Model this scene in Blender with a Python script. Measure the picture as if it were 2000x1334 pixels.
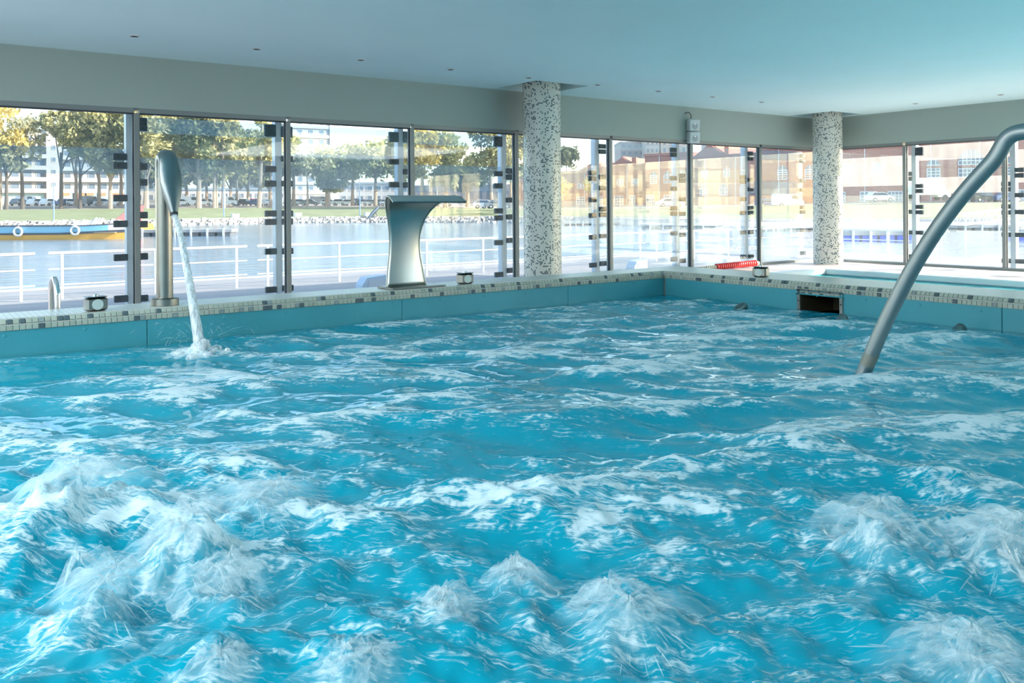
import bpy, math, random
import numpy as np
from mathutils import Matrix, Vector

random.seed(7)
rng = np.random.default_rng(11)
PI = math.pi
scene = bpy.context.scene
for o in list(bpy.data.objects):
    bpy.data.objects.remove(o, do_unlink=True)
COL = scene.collection

# ------------------------------------------------------------------ camera
EYE = 1.486                     # eye above the hall floor (floor is z = 0)
F, YAW, HY, ROLL = 1645.6, 0.6304, 401.7, -0.0073
cam_data = bpy.data.cameras.new('camera')
cam = bpy.data.objects.new('camera', cam_data); COL.objects.link(cam)
cam_data.sensor_fit = 'HORIZONTAL'; cam_data.sensor_width = 36.0
cam_data.lens = F / 2000 * 36.0
cam_data.shift_x = 1.94 / 2000; cam_data.shift_y = -265.3 / 2000
cam_data.clip_start = 0.05; cam_data.clip_end = 3000
cam.matrix_world = (Matrix.Translation((0, 0, EYE)) @ Matrix.Rotation(-YAW, 4, 'Z')
                    @ Matrix.Rotation(PI / 2, 4, 'X') @ Matrix.Rotation(ROLL, 4, 'Z'))
scene.camera = cam

# ------------------------------------------------------------------ sky, sun, exposure
SUN_EL = math.radians(27); SUN_AZ = (0.76, -0.65)      # horizontal direction towards the sun
world = bpy.data.worlds.new('world'); scene.world = world; world.use_nodes = True
wn = world.node_tree.nodes; wl = world.node_tree.links
sky = wn.new('ShaderNodeTexSky'); sky.sky_type = 'NISHITA'; sky.sun_disc = False
sky.sun_elevation = SUN_EL; sky.sun_rotation = math.atan2(SUN_AZ[0], SUN_AZ[1])
sky.air_density = 1.0; sky.dust_density = 1.0; sky.ozone_density = 1.0
wl.new(sky.outputs[0], wn['Background'].inputs[0])
wn['Background'].inputs[1].default_value = 0.32
sd = bpy.data.lights.new('sun', 'SUN'); sd.energy = 7.0; sd.angle = math.radians(0.8); sd.color = (1.0, 0.93, 0.82)
sun = bpy.data.objects.new('sun', sd); COL.objects.link(sun)
sv = Vector((SUN_AZ[0] * math.cos(SUN_EL), SUN_AZ[1] * math.cos(SUN_EL), math.sin(SUN_EL)))
sun.rotation_euler = sv.to_track_quat('Z', 'Y').to_euler(); sun.location = (30, -15, 30)
def fill_light(name, loc, rot, sx, sy_, power, col):
    a = bpy.data.lights.new(name, 'AREA'); a.shape = 'RECTANGLE'; a.size = sx; a.size_y = sy_; a.energy = power; a.color = col
    o = bpy.data.objects.new(name, a); COL.objects.link(o); o.location = loc; o.rotation_euler = rot; return o
# rooflight and the three below: unseen fill lights added to brighten the hall
fill_light('added_fill_ceiling', (-5.4, 2.6, 3.64), (0, 0, 0), 6.4, 12.0, 700, (.95, .98, 1.0))  # added fill under the closed ceiling, no roof opening above
fill_light('added_fill_second_pool', (14.2, -4.6, 3.64), (0, 0, 0), 8.0, 7.4, 420, (.97, .98, 1.0))
fill_light('added_fill_side', (-8.9, 2.0, 1.9), (0, -PI / 2, 0), 2.6, 20.0, 40, (.80, .97, 1.0))  # added fill, as the next one; the walls behind have no windows
fill_light('added_fill_back', (5.0, -8.9, 1.9), (PI / 2, 0, 0), 24.0, 2.6, 30, (.85, .97, 1.0))
vs = scene.view_settings
vs.view_transform = 'Standard'; vs.look = 'None'; vs.gamma = 1.0; vs.exposure = 1.0
try:
    vs.use_curve_mapping = False
    scene.cycles.max_bounces = 7; scene.cycles.diffuse_bounces = 4; scene.cycles.glossy_bounces = 3
    scene.cycles.transparent_max_bounces = 28; scene.cycles.use_adaptive_sampling = True; scene.cycles.adaptive_threshold = .03; scene.cycles.adaptive_min_samples = 16; scene.cycles.caustics_reflective = True
    scene.cycles.caustics_refractive = False; scene.cycles.blur_glossy = 0.6
    scene.cycles.sample_clamp_indirect = 6.0; scene.cycles.use_denoising = True
except Exception as e:
    print('settings', e)

# ------------------------------------------------------------------ measured layout (metres)
D = 13.0                        # glazed wall along X stands at Y = D
EX = 19.456                     # glazed wall along Y stands at X = EX
ZC, ZH = 3.675, 2.857           # ceiling, window head
PX, PY = 6.51, 6.20             # inner corner of the raised pool
ZRIM, ZWATER = 0.792, 0.540     # top of the rim, still water
DECK, RIVER = -0.40, -1.12
cy, sy = math.cos(YAW), math.sin(YAW)

def hor(px):
    return HY + ROLL * (px - 1000)
def ray(px):
    t = (px - 1000) / F
    return (sy + cy * t, cy - sy * t)
def at_d(px, d):
    a = ray(px); return (a[0] * d, a[1] * d)
def z_at(px, py, d):
    return EYE + (hor(px) - py) / F * d
def on_y(px, Y):
    a = ray(px); return a[0] / a[1] * Y
def on_x(px, X):
    a = ray(px); return a[1] / a[0] * X

# ------------------------------------------------------------------ materials
def mat(name, col=(.8, .8, .8), rough=.5, metal=0.0, spec=.5, noise=None, emit=None):
    m = bpy.data.materials.new(name); m.use_nodes = True
    b = m.node_tree.nodes['Principled BSDF']
    b.inputs['Base Color'].default_value = (*col, 1); b.inputs['Roughness'].default_value = rough
    b.inputs['Metallic'].default_value = metal; b.inputs['Specular IOR Level'].default_value = spec
    if noise:                                            # (scale, amount): soft mottling of the own colour
        n = m.node_tree.nodes; l = m.node_tree.links
        tc = n.new('ShaderNodeTexCoord'); tx = n.new('ShaderNodeTexNoise'); tx.inputs['Scale'].default_value = noise[0]
        tx.inputs['Detail'].default_value = 4
        mr = n.new('ShaderNodeMapRange'); mr.inputs[1].default_value = .3; mr.inputs[2].default_value = .7
        mr.inputs[3].default_value = 1 - noise[1]; mr.inputs[4].default_value = 1 + noise[1]
        mx = n.new('ShaderNodeVectorMath'); mx.operation = 'SCALE'; mx.inputs[0].default_value = col
        l.new(tc.outputs['Object'], tx.inputs['Vector']); l.new(tx.outputs['Fac'], mr.inputs[0])
        l.new(mr.outputs[0], mx.inputs['Scale']); l.new(mx.outputs[0], b.inputs['Base Color'])
    return m

def island_mat(name, c1, c2, rough=.7, spec=.2, transl=0.0):
    """colour varies from one loose piece to the next"""
    m = mat(name, c1, rough, spec=spec); n = m.node_tree.nodes; l = m.node_tree.links
    g = n.new('ShaderNodeNewGeometry'); mx = n.new('ShaderNodeMix'); mx.data_type = 'RGBA'
    mx.inputs[6].default_value = (*c1, 1); mx.inputs[7].default_value = (*c2, 1)
    l.new(g.outputs['Random Per Island'], mx.inputs[0]); b = n['Principled BSDF']
    l.new(mx.outputs[2], b.inputs['Base Color'])
    if transl:
        t = n.new('ShaderNodeBsdfTranslucent'); l.new(mx.outputs[2], t.inputs[0])
        ms = n.new('ShaderNodeMixShader'); ms.inputs[0].default_value = transl
        l.new(b.outputs[0], ms.inputs[1]); l.new(t.outputs[0], ms.inputs[2])
        l.new(ms.outputs[0], n['Material Output'].inputs[0])
    return m

def glass_mat(name, tint=(.96, .98, .98), veil=0.0, veil_col=(.8, .86, .88), gloss=.9):
    """a pane: clear glass with Fresnel reflection and, where veil > 0, a film of dried water and dirt"""
    m = bpy.data.materials.new(name); m.use_nodes = True
    n = m.node_tree.nodes; l = m.node_tree.links; n.remove(n['Principled BSDF']); out = n['Material Output']
    tr = n.new('ShaderNodeBsdfTransparent'); tr.inputs[0].default_value = (*tint, 1)
    gl = n.new('ShaderNodeBsdfGlossy'); gl.inputs['Roughness'].default_value = .02
    ge = n.new('ShaderNodeNewGeometry'); dt = n.new('ShaderNodeVectorMath'); dt.operation = 'DOT_PRODUCT'
    l.new(ge.outputs['Incoming'], dt.inputs[0]); l.new(ge.outputs['Normal'], dt.inputs[1])
    def mt_(op, a, b):
        q = n.new('ShaderNodeMath'); q.operation = op
        for i, v in enumerate((a, b)):
            if v is None: continue
            if isinstance(v, (int, float)): q.inputs[i].default_value = v
            else: l.new(v, q.inputs[i])
        return q.outputs[0]
    sch = mt_('POWER', mt_('SUBTRACT', 1.0, mt_('ABSOLUTE', dt.outputs['Value'], None)), 5.0)      # Schlick, the same from both sides of the pane
    sch = mt_('ADD', mt_('MULTIPLY', sch, .92 * gloss), .03 * gloss); ml = sch.node
    ms = n.new('ShaderNodeMixShader'); l.new(sch, ms.inputs[0])
    last = tr
    if veil > 0:
        df = n.new('ShaderNodeBsdfDiffuse'); df.inputs[0].default_value = (*veil_col, 1)
        tl = n.new('ShaderNodeBsdfTranslucent'); tl.inputs[0].default_value = (*veil_col, 1)
        m2 = n.new('ShaderNodeMixShader'); m2.inputs[0].default_value = .5
        l.new(df.outputs[0], m2.inputs[1]); l.new(tl.outputs[0], m2.inputs[2])
        tc = n.new('ShaderNodeTexCoord'); mp = n.new('ShaderNodeMapping'); mp.inputs['Scale'].default_value = (3, 3, .5)
        tx = n.new('ShaderNodeTexNoise'); tx.inputs['Scale'].default_value = 1.6; tx.inputs['Detail'].default_value = 5
        l.new(tc.outputs['Object'], mp.inputs[0]); l.new(mp.outputs[0], tx.inputs['Vector'])
        mr = n.new('ShaderNodeMapRange'); mr.inputs[1].default_value = .3; mr.inputs[2].default_value = .7
        mr.inputs[3].default_value = veil * .8; mr.inputs[4].default_value = min(.97, veil * 1.2)
        l.new(tx.outputs['Fac'], mr.inputs[0])
        m3 = n.new('ShaderNodeMixShader'); l.new(mr.outputs[0], m3.inputs[0])
        l.new(tr.outputs[0], m3.inputs[1]); l.new(m2.outputs[0], m3.inputs[2]); last = m3
    l.new(last.outputs[0], ms.inputs[1]); l.new(gl.outputs[0], ms.inputs[2]); l.new(ms.outputs[0], out.inputs[0])
    return m

M = {}
M['ceiling'] = mat('ceiling_paint', (.70, .92, .98), .6, noise=(.4, .03))
M['fascia'] = mat('fascia_paint', (.36, .42, .39), .55, noise=(.5, .03))
M['alu'] = mat('brushed_aluminium', (.42, .43, .43), .35, .9)
M['frame'] = mat('window_frame_grey', (.24, .26, .26), .45, .3)
M['gasket'] = mat('black_gasket', (.03, .03, .035), .6)
M['post'] = mat('galvanised_post', (.50, .55, .62), .5, .2)
M['clip'] = mat('dark_clip', (.05, .07, .09), .5, .2)
M['steel'] = mat('satin_stainless', (.31, .30, .27), .28, 1.0, noise=(9, .06))
M['steel_dark'] = mat('dark_stainless', (.22, .24, .24), .3, 1.0)
M['steel_bright'] = mat('polished_chrome', (.78, .78, .78), .1, 1.0)
M['steel_sheet'] = mat('brushed_steel_sheet', (.50, .52, .50), .33, 1.0, noise=(6, .05))
M['rubber'] = mat('black_rubber', (.03, .03, .03), .6)
M['disc'] = mat('frosted_lens', (.62, .68, .64), .35)
M['liner'] = mat('pale_blue_liner', (.06, .33, .39), .35, spec=.5, noise=(2.5, .06))
M['grout'] = mat('grey_grout', (.52, .52, .48), .8)
M['tile'] = mat('cream_tile', (.46, .47, .39), .22)
M['tile_dark'] = mat('slate_tile', (.10, .13, .14), .22)
M['tile_mid'] = mat('grey_tile', (.28, .32, .31), .22)
M['floor'] = mat('pink_floor_tile', (.62, .50, .45), .35, noise=(1.2, .08))
M['white_plastic'] = mat('white_plastic', (.72, .74, .75), .4)
M['black'] = mat('black_void', (.015, .015, .012), .9)
M['red'] = mat('red_float', (.72, .05, .05), .35)
M['beige'] = mat('beige_float', (.62, .58, .46), .4)
M['white_rail'] = mat('white_rail_paint', (.62, .63, .64), .4)
M['glass'] = glass_mat('clear_pane')
M['louvre'] = glass_mat('clear_louvre', (.97, .985, .985), .03)
M['louvre_film'] = glass_mat('filmed_louvre', (.77, .85, .90), .16, (.60, .74, .82))
M['louvre_haze'] = glass_mat('hazy_louvre', (.95, .97, .97), .22, (.80, .88, .88))
M['louvre_white'] = glass_mat('white_louvre', (.97, .97, .96), .20, (.86, .86, .82))

# ------------------------------------------------------------------ mesh helpers
class MB:
    def __init__(s): s.v = []; s.f = []; s.mi = []
    def add(s, v, f, mi=0):
        o = len(s.v); s.v += [tuple(p) for p in v]; s.f += [tuple(i + o for i in q) for q in f]; s.mi += [mi] * len(f); return s
    def box(s, x0, x1, y0, y1, z0, z1, mi=0, bev=0.0):
        if bev > 0:
            b = min(bev, (x1 - x0) * .45, (y1 - y0) * .45, (z1 - z0) * .45)
            P = []; 
            for z, k in ((z0, b), (z0 + b, 0), (z1 - b, 0), (z1, b)):
                P += ring8(x0 + k, x1 - k, y0 + k, y1 - k, z, b)
            f = [tuple(range(7, -1, -1)), tuple(range(24, 32))]
            for r in range(3):
                for i in range(8):
                    j = (i + 1) % 8; f.append((r * 8 + i, r * 8 + j, r * 8 + 8 + j, r * 8 + 8 + i))
            return s.add(P, f, mi)
        v = [(x0, y0, z0), (x1, y0, z0), (x1, y1, z0), (x0, y1, z0), (x0, y0, z1), (x1, y0, z1), (x1, y1, z1), (x0, y1, z1)]
        return s.add(v, [(3, 2, 1, 0), (4, 5, 6, 7), (0, 1, 5, 4), (1, 2, 6, 5), (2, 3, 7, 6), (3, 0, 4, 7)], mi)
    def tube(s, pts, rad, n=10, mi=0, cap=True, flat=None):
        pts = [Vector(p) for p in pts]; R = rad if hasattr(rad, '__len__') else [rad] * len(pts)
        ref = None; V = []
        for i, p in enumerate(pts):
            t = (pts[min(i + 1, len(pts) - 1)] - pts[max(i - 1, 0)]).normalized()
            if ref is None: ref = Vector((1, 0, 0)) if abs(t.x) < .8 else Vector((0, 1, 0))
            a = (ref - t * ref.dot(t)).normalized(); ref = a; b = t.cross(a)
            fa, fb = flat[i] if flat else (1, 1)
            for k in range(n):
                q = 2 * PI * k / n
                V.append(p + a * (R[i] * fa * math.cos(q)) + b * (R[i] * fb * math.sin(q)))
        f = []
        for i in range(len(pts) - 1):
            for k in range(n):
                j = (k + 1) % n; f.append((i * n + k, i * n + j, i * n + n + j, i * n + n + k))
        if cap: f += [tuple(range(n - 1, -1, -1)), tuple((len(pts) - 1) * n + k for k in range(n))]
        return s.add(V, f, mi)
    def cyl(s, x, y, z0, z1, r, n=24, mi=0, r1=None):
        r1 = r if r1 is None else r1
        V = [(x + r * math.cos(2 * PI * k / n), y + r * math.sin(2 * PI * k / n), z0) for k in range(n)]
        V += [(x + r1 * math.cos(2 * PI * k / n), y + r1 * math.sin(2 * PI * k / n), z1) for k in range(n)]
        f = [tuple(range(n - 1, -1, -1)), tuple(range(n, 2 * n))] + [(k, (k + 1) % n, n + (k + 1) % n, n + k) for k in range(n)]
        return s.add(V, f, mi)
    def quad(s, a, b, c, d, mi=0): return s.add([a, b, c, d], [(0, 1, 2, 3)], mi)
    def prism(s, poly, y0, y1, mi=0):      # polygon in XZ, pushed along Y
        n = len(poly); V = [(x, y0, z) for x, z in poly] + [(x, y1, z) for x, z in poly]
        f = [tuple(range(n)), tuple(range(2 * n - 1, n - 1, -1))] + [((k + 1) % n, k, n + k, n + (k + 1) % n) for k in range(n)]
        return s.add(V, f, mi)
    def mesh(s, name, mats, off=(0, 0, 0), smooth=False):
        me = bpy.data.meshes.new(name)
        me.from_pydata([(x - off[0], y - off[1], z - off[2]) for x, y, z in s.v], [], s.f)
        for m in (mats if isinstance(mats, (list, tuple)) else [mats]): me.materials.append(m)
        me.polygons.foreach_set('material_index', s.mi)
        if smooth:
            me.polygons.foreach_set('use_smooth', [True] * len(s.f))
            try: me.set_sharp_from_angle(angle=math.radians(40))
            except Exception: pass
        me.update(); return me
    def build(s, name, mats, parent=None, off=None, smooth=False):
        if off is None: off = tuple(origin(parent)) if parent else (0, 0, 0)
        o = bpy.data.objects.new(name, s.mesh(name, mats, off, smooth)); COL.objects.link(o)
        if parent: o.parent = parent
        else: o.location = off
        return o

def ring8(x0, x1, y0, y1, z, b):
    return [(x0 + b, y0, z), (x1 - b, y0, z), (x1, y0 + b, z), (x1, y1 - b, z), (x1 - b, y1, z), (x0 + b, y1, z), (x0, y1 - b, z), (x0, y0 + b, z)]
def origin(o):
    p = Vector((0, 0, 0))
    while o: p = p + o.location; o = o.parent
    return p
def thing(name, label, cat, loc=(0, 0, 0), group=None, kind=None):
    o = bpy.data.objects.new(name, None); COL.objects.link(o); o.location = loc; o.empty_display_size = .1
    return tag(o, label, cat, group, kind)
def tag(o, label=None, cat=None, group=None, kind=None):
    if label: o['label'] = label
    if cat: o['category'] = cat
    if group: o['group'] = group
    if kind: o['kind'] = kind
    return o
def inst(mesh, name, parent, loc, rot=None, scale=None):
    o = bpy.data.objects.new(name, mesh); COL.objects.link(o); o.parent = parent; o.location = loc
    if rot: o.rotation_euler = rot
    if scale: o.scale = scale
    return o
def copy_tree(o, parent=None):
    c = o.copy(); COL.objects.link(c); c.parent = parent
    for ch in list(o.children): copy_tree(ch, c)
    return c
ORD = ['first', 'second', 'third', 'fourth', 'fifth', 'sixth', 'seventh', 'eighth', 'ninth', 'tenth', 'eleventh', 'twelfth',
       'thirteenth', 'fourteenth', 'fifteenth', 'sixteenth', 'seventeenth', 'eighteenth', 'nineteenth', 'twentieth']

# ================================================================== THE HALL
X0, Y0 = -9.0, -9.0              # how far the hall goes on behind the camera
C1, C2, CR = (9.68, 12.28), (18.62, 12.22), .35
# ceiling with a square opening around each column
b = MB()
H = .62
xs = [X0, C1[0] - H, C1[0] + H, C2[0] - H, C2[0] + H, EX + .3]; ys = [Y0, C1[1] - H, C1[1] + H, D + .3]
for i in range(5):
    for j in range(3):
        if j == 1 and i in (1, 3): continue
        b.box(xs[i], xs[i + 1], ys[j], ys[j + 1], ZC, ZC + .18)
tag(b.build('ceiling', M['ceiling']), 'smooth white ceiling over the pool hall', 'ceiling', kind='structure')
b = MB().box(X0, EX + .3, Y0, D + .3, ZC + .5, ZC + .7)          # roof slab over the void
for (cx, cy_) in (C1, C2):
    for (ax, bx_, ay, by_) in ((-H - .02, -H, -H, H), (H, H + .02, -H, H), (-H, H, -H - .02, -H), (-H, H, H, H + .02)):
        b.box(cx + ax, cx + bx_, cy_ + ay, cy_ + by_, ZC + .18, ZC + .5)
tag(b.build('trim_2', mat('dark_roof_void', (.10, .10, .09), .9)), 'dark roof void above the openings around the columns', 'roof void', kind='structure')  # slab and void sides share one even dark tone

# fascia bands above the glazing
tag(MB().box(X0, EX + .02, D - .06, D + .3, ZH + .07, ZC).build('wall_left', M['fascia']),
    'long pale plaster band above the riverside windows', 'wall', kind='structure')
tag(MB().box(EX - .06, EX + .3, Y0, D - .06, ZH + .07, ZC).build('wall_right', M['fascia']),
    'pale plaster band above the windows of the right wall', 'wall', kind='structure')

b = MB().box(X0 - .3, X0, Y0 - .3, D + .3, 0, ZC).box(X0, EX + .3, Y0 - .3, Y0, 0, ZC)
tag(b.build('wall_rear', mat('rear_wall_paint', (.50, .50, .48), .7)), 'plain walls of the hall behind the camera', 'wall', kind='structure')
# floor of the hall, cut out where the second pool lies
P2 = (7.6, 15.9, -6.0, 10.5)     # x0, x1, y0, y1 of the second pool
PXo, PYo = PX + .62, PY + .40    # outer faces of the raised rim
b = MB()
fx = [X0, P2[0], P2[1], EX + .1]; fy = [Y0, P2[2], P2[3], D + .1]
for i in range(3):
    for j in range(3):
        if i == 1 and j == 1: continue
        b.box(fx[i], fx[i + 1], fy[j], fy[j + 1], -.3, 0)
def tile_floor_mat():
    m = mat('hall_floor_tiles', (.6, .5, .45), .5); n = m.node_tree.nodes; l = m.node_tree.links
    tc = n.new('ShaderNodeTexCoord'); br = n.new('ShaderNodeTexBrick'); br.offset = 0
    br.inputs['Scale'].default_value = 1; br.inputs['Brick Width'].default_value = .3; br.inputs['Row Height'].default_value = .3
    br.inputs['Mortar Size'].default_value = .006
    br.inputs['Color1'].default_value = (.70, .56, .51, 1); br.inputs['Color2'].default_value = (.64, .51, .46, 1)
    br.inputs['Mortar'].default_value = (.42, .36, .33, 1)
    l.new(tc.outputs['Object'], br.inputs['Vector']); l.new(br.outputs['Color'], n['Principled BSDF'].inputs['Base Color'])
    return m
tag(b.build('floor', tile_floor_mat()), 'pinkish tiled floor of the pool hall', 'floor', kind='structure')

# ------------------------------------------------------------------ glazing
HEADB, MW = .07, .075
MXL = [-1.72, .54, 2.80, 5.06, 7.32, 9.60, 12.04, 14.51, 16.97, EX - .06]
MYR = [D - .02, 10.69, 8.46, 6.22, 3.98, 1.74, -.5, -2.74, -4.98, -7.22]
PAT = {  # (z0, z1, kind) of every louvre pane; heights above the eye
 'P1': [(.889, 1.36, 'c'), (.50, .889, 'f'), (-.30, .50, 'c'), (-.66, -.31, 'c'), (-1.44, -.67, 'c')],
 'P2': [(1.128, 1.37, 'f'), (.766, 1.128, 'c'), (.253, .766, 'f'), (-.165, .253, 'c'), (-.66, -.175, 'c'), (-1.44, -.67, 'c')],
 'P3': [(1.25, 1.37, 'f'), (.905, 1.25, 'c'), (.30, .905, 'f'), (-.30, .30, 'c'), (-1.44, -.31, 'c')],
 'H1': [(.80, 1.36, 'e'), (.45, .80, 'f'), (.10, .45, 'e'), (-.40, .10, 'h'), (-1.44, -.41, 'e')],
 'H2': [(1.20, 1.37, 'h'), (.68, 1.20, 'e'), (.25, .68, 'w2'), (.02, .25, 'e'), (-.55, .02, 'h'), (-1.44, -.56, 'h')],
 'H3': [(.85, 1.36, 'h'), (.52, .85, 'f'), (.22, .52, 'h'), (-.35, .22, 'h'), (-1.44, -.36, 'h')],
 'H4': [(1.12, 1.37, 'f'), (.58, 1.12, 'e'), (.22, .58, 'f'), (-.45, .22, 'e'), (-1.44, -.46, 'h')],
 'B1': [(1.16, 1.36, 'c'), (.42, 1.16, 'w'), (.20, .42, 'c'), (-.60, .20, 'v'), (-.98, -.60, 'c'), (-1.44, -.98, 'v')],
 'B2': [(1.00, 1.37, 'w'), (.60, 1.00, 'c'), (.21, .60, 'w'), (.0, .21, 'c'), (-.36, .0, 'v'), (-.63, -.36, 'c'), (-1.44, -.63, 'v')],
}
M['louvre_veil'] = glass_mat('veiled_louvre', (.97, .98, .97), .10, (.82, .86, .80))
M['louvre_dusty'] = glass_mat('dusty_louvre', (.97, .98, .98), .07, (.84, .88, .90))
KIND = {'e': M['louvre_dusty'], 'c': M['louvre'], 'f': M['louvre_film'], 'h': M['louvre_haze'], 'w': M['louvre_white'], 'v': M['louvre_veil'], 'w2': M['louvre_veil']}
CLIPS = {'P1': [.76, .631, .153, -.226, -.72, -1.326], 'P2': [1.30, 1.20, .623, .387, -.10, -.236, -.716, -1.339],
         'P3': [1.28, 1.20, .80, .39, -.10, -.236, -.72, -1.33], 'H1': [.68, .56, .11, -.22, -.68, -1.27],
         'H2': [1.25, 1.14, .60, .36, -.09, -.21, -.66, -1.25], 'H3': [.66, .55, .12, -.22, -.70, -1.3],
         'H4': [1.25, 1.12, .6, .36, -.1, -.22, -.7, -1.3], 'B1': [.70, .58, .15, -.22, -.72, -1.3], 'B2': [1.28, 1.18, .40, .28, -.10, -.23, -.72, -1.3]}
clip_me = MB().box(-.095, .095, -.03, .03, -.05, .05, bev=.008).add([], []).mesh('clip', M['clip'])
bolt_me = MB().tube([(0, -.036, 0), (0, -.03, 0)], .018, 10).mesh('bolt', M['gasket'])

def window(idx, u0, u1, axis, pat, label, side):
    """one bay: u runs along the wall; axis 'x' for the riverside wall, 'y' for the right wall"""
    def P(u, w, z):                         # u along wall, w outwards
        return (u, D + w, z) if axis == 'x' else (EX + w, u, z)
    def bx(u0, u1, w0, w1, z0, z1, bev=0):
        a, c = P(u0, w0, z0), P(u1, w1, z1)
        return MB().box(min(a[0], c[0]), max(a[0], c[0]), min(a[1], c[1]), max(a[1], c[1]), z0, z1, bev=bev)
    w = thing('window_%d' % idx, label, 'window', P((u0 + u1) / 2, 0, 0), kind='structure')
    s = 1 if u1 > u0 else -1
    lo, hi = min(u0, u1), max(u0, u1)
    bx(lo - MW / 2 + MW * .01, lo + MW / 2, -.06, .07, 0, ZH, .006).build('mullion', M['frame'], w)
    if idx in (9, 18): bx(hi - MW / 2, hi + MW / 2, -.06, .07, 0, ZH, .006).build('mullion', M['frame'], w)
    bx(lo + MW / 2, hi - MW / 2, -.055, .07, ZH, ZH + HEADB).build('head_rail', M['frame'], w)
    bx(lo + MW / 2, hi - MW / 2, -.055, .07, ZH - .012, ZH + .001).build('head_gasket', M['gasket'], w)
    bx(lo + MW / 2, hi - MW / 2, -.05, .06, 0, .06).build('sill_rail', M['frame'], w)
    bx(lo + MW / 2, lo + MW / 2 + .012, -.02, .02, .06, ZH).build('gasket', M['gasket'], w)
    bx(hi - MW / 2 - .012, hi - MW / 2, -.02, .02, .06, ZH).build('gasket', M['gasket'], w)
    bx(lo + MW / 2, hi - MW / 2, -.006, .006, .06, ZH).build('glass_pane', M['glass'], w)
    # outer skin: posts with clips, glass louvres between them
    WO = .40
    po = bx(lo - .055, lo + .055, WO - .02, WO + .02, -.35, ZH + .3).build('louvre_post', M['post'], w)
    bx(lo - .055, lo - .035, WO + .02, WO + .12, -.35, ZH + .3).build('post_flange', M['post'], w)
    og = origin(w)
    for z in CLIPS[pat]:
        for uu in (lo + .14, hi - .14):
            p = P(uu, WO - .02, EYE + z)
            c = inst(clip_me, 'clip', w, (p[0] - og[0], p[1] - og[1], p[2] - og[2]), (0, 0, 0 if axis == 'x' else -PI / 2))
            inst(bolt_me, 'bolt', c, (.03 if uu < (lo + hi) / 2 else -.03, 0, 0))
    for z0, z1, k in PAT[pat]:
        bx(lo + .06, hi - .06, WO + .03, WO + .042, EYE + z0 + .004, EYE + z1 - .004).build('louvre_pane', KIND[k], w)
pats = ['P2', 'P1', 'P2', 'P3', 'P2', 'H1', 'H2', 'H3', 'H4']
wl_ = ['riverside window bay behind the camera, beyond the left picture edge', 'riverside window bay cut by the left picture edge, boat behind it',
       'riverside window bay behind the water cannon', 'riverside window bay left of the curved steel waterfall spout',
       'riverside window bay between the waterfall spout and the nearer mosaic column', 'riverside window bay right behind the nearer mosaic column',
       'riverside window bay two to the right of the nearer column, left of the loudspeakers',
       'riverside window bay right of the loudspeakers, behind the red lane rope', 'riverside window bay in the far corner beside the farther mosaic column']
for i in range(1, 9):
    window(i + 1, MXL[i], MXL[i + 1], 'x', pats[i], wl_[i], 'left')
wr_ = ['right wall window bay next to the farther mosaic column', 'right wall window bay behind the rising steel tube',
       'right wall window bay cut by the right picture edge', 'right wall window bay beyond the right picture edge',
       'right wall window bay abreast of the second pool', 'right wall window bay abreast of the camera', 'right wall window bay just behind the camera', 'right wall window bay second behind the camera', 'right wall window bay farthest along the hall']
for i in range(9):
    window(10 + i, MYR[i + 1], MYR[i], 'y', ['B1', 'B2'][i % 2], wr_[i], 'right')
# solid corner post where the two glass walls meet, and the rest of the right wall
tag(MB().box(EX - .06, EX + .08, D - .02, D + .12, 0, ZH + .07, bev=.01).build('trim_1', M['frame']),
    'slim metal post in the corner where both glass walls meet', 'post', kind='structure')
tag(MB().box(EX - .06, EX + .2, Y0, MYR[-1] - MW, 0, ZH + .07).build('wall_back', M['fascia']),
    'plain wall piece beyond the last window of the right wall', 'wall', kind='structure')

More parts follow.
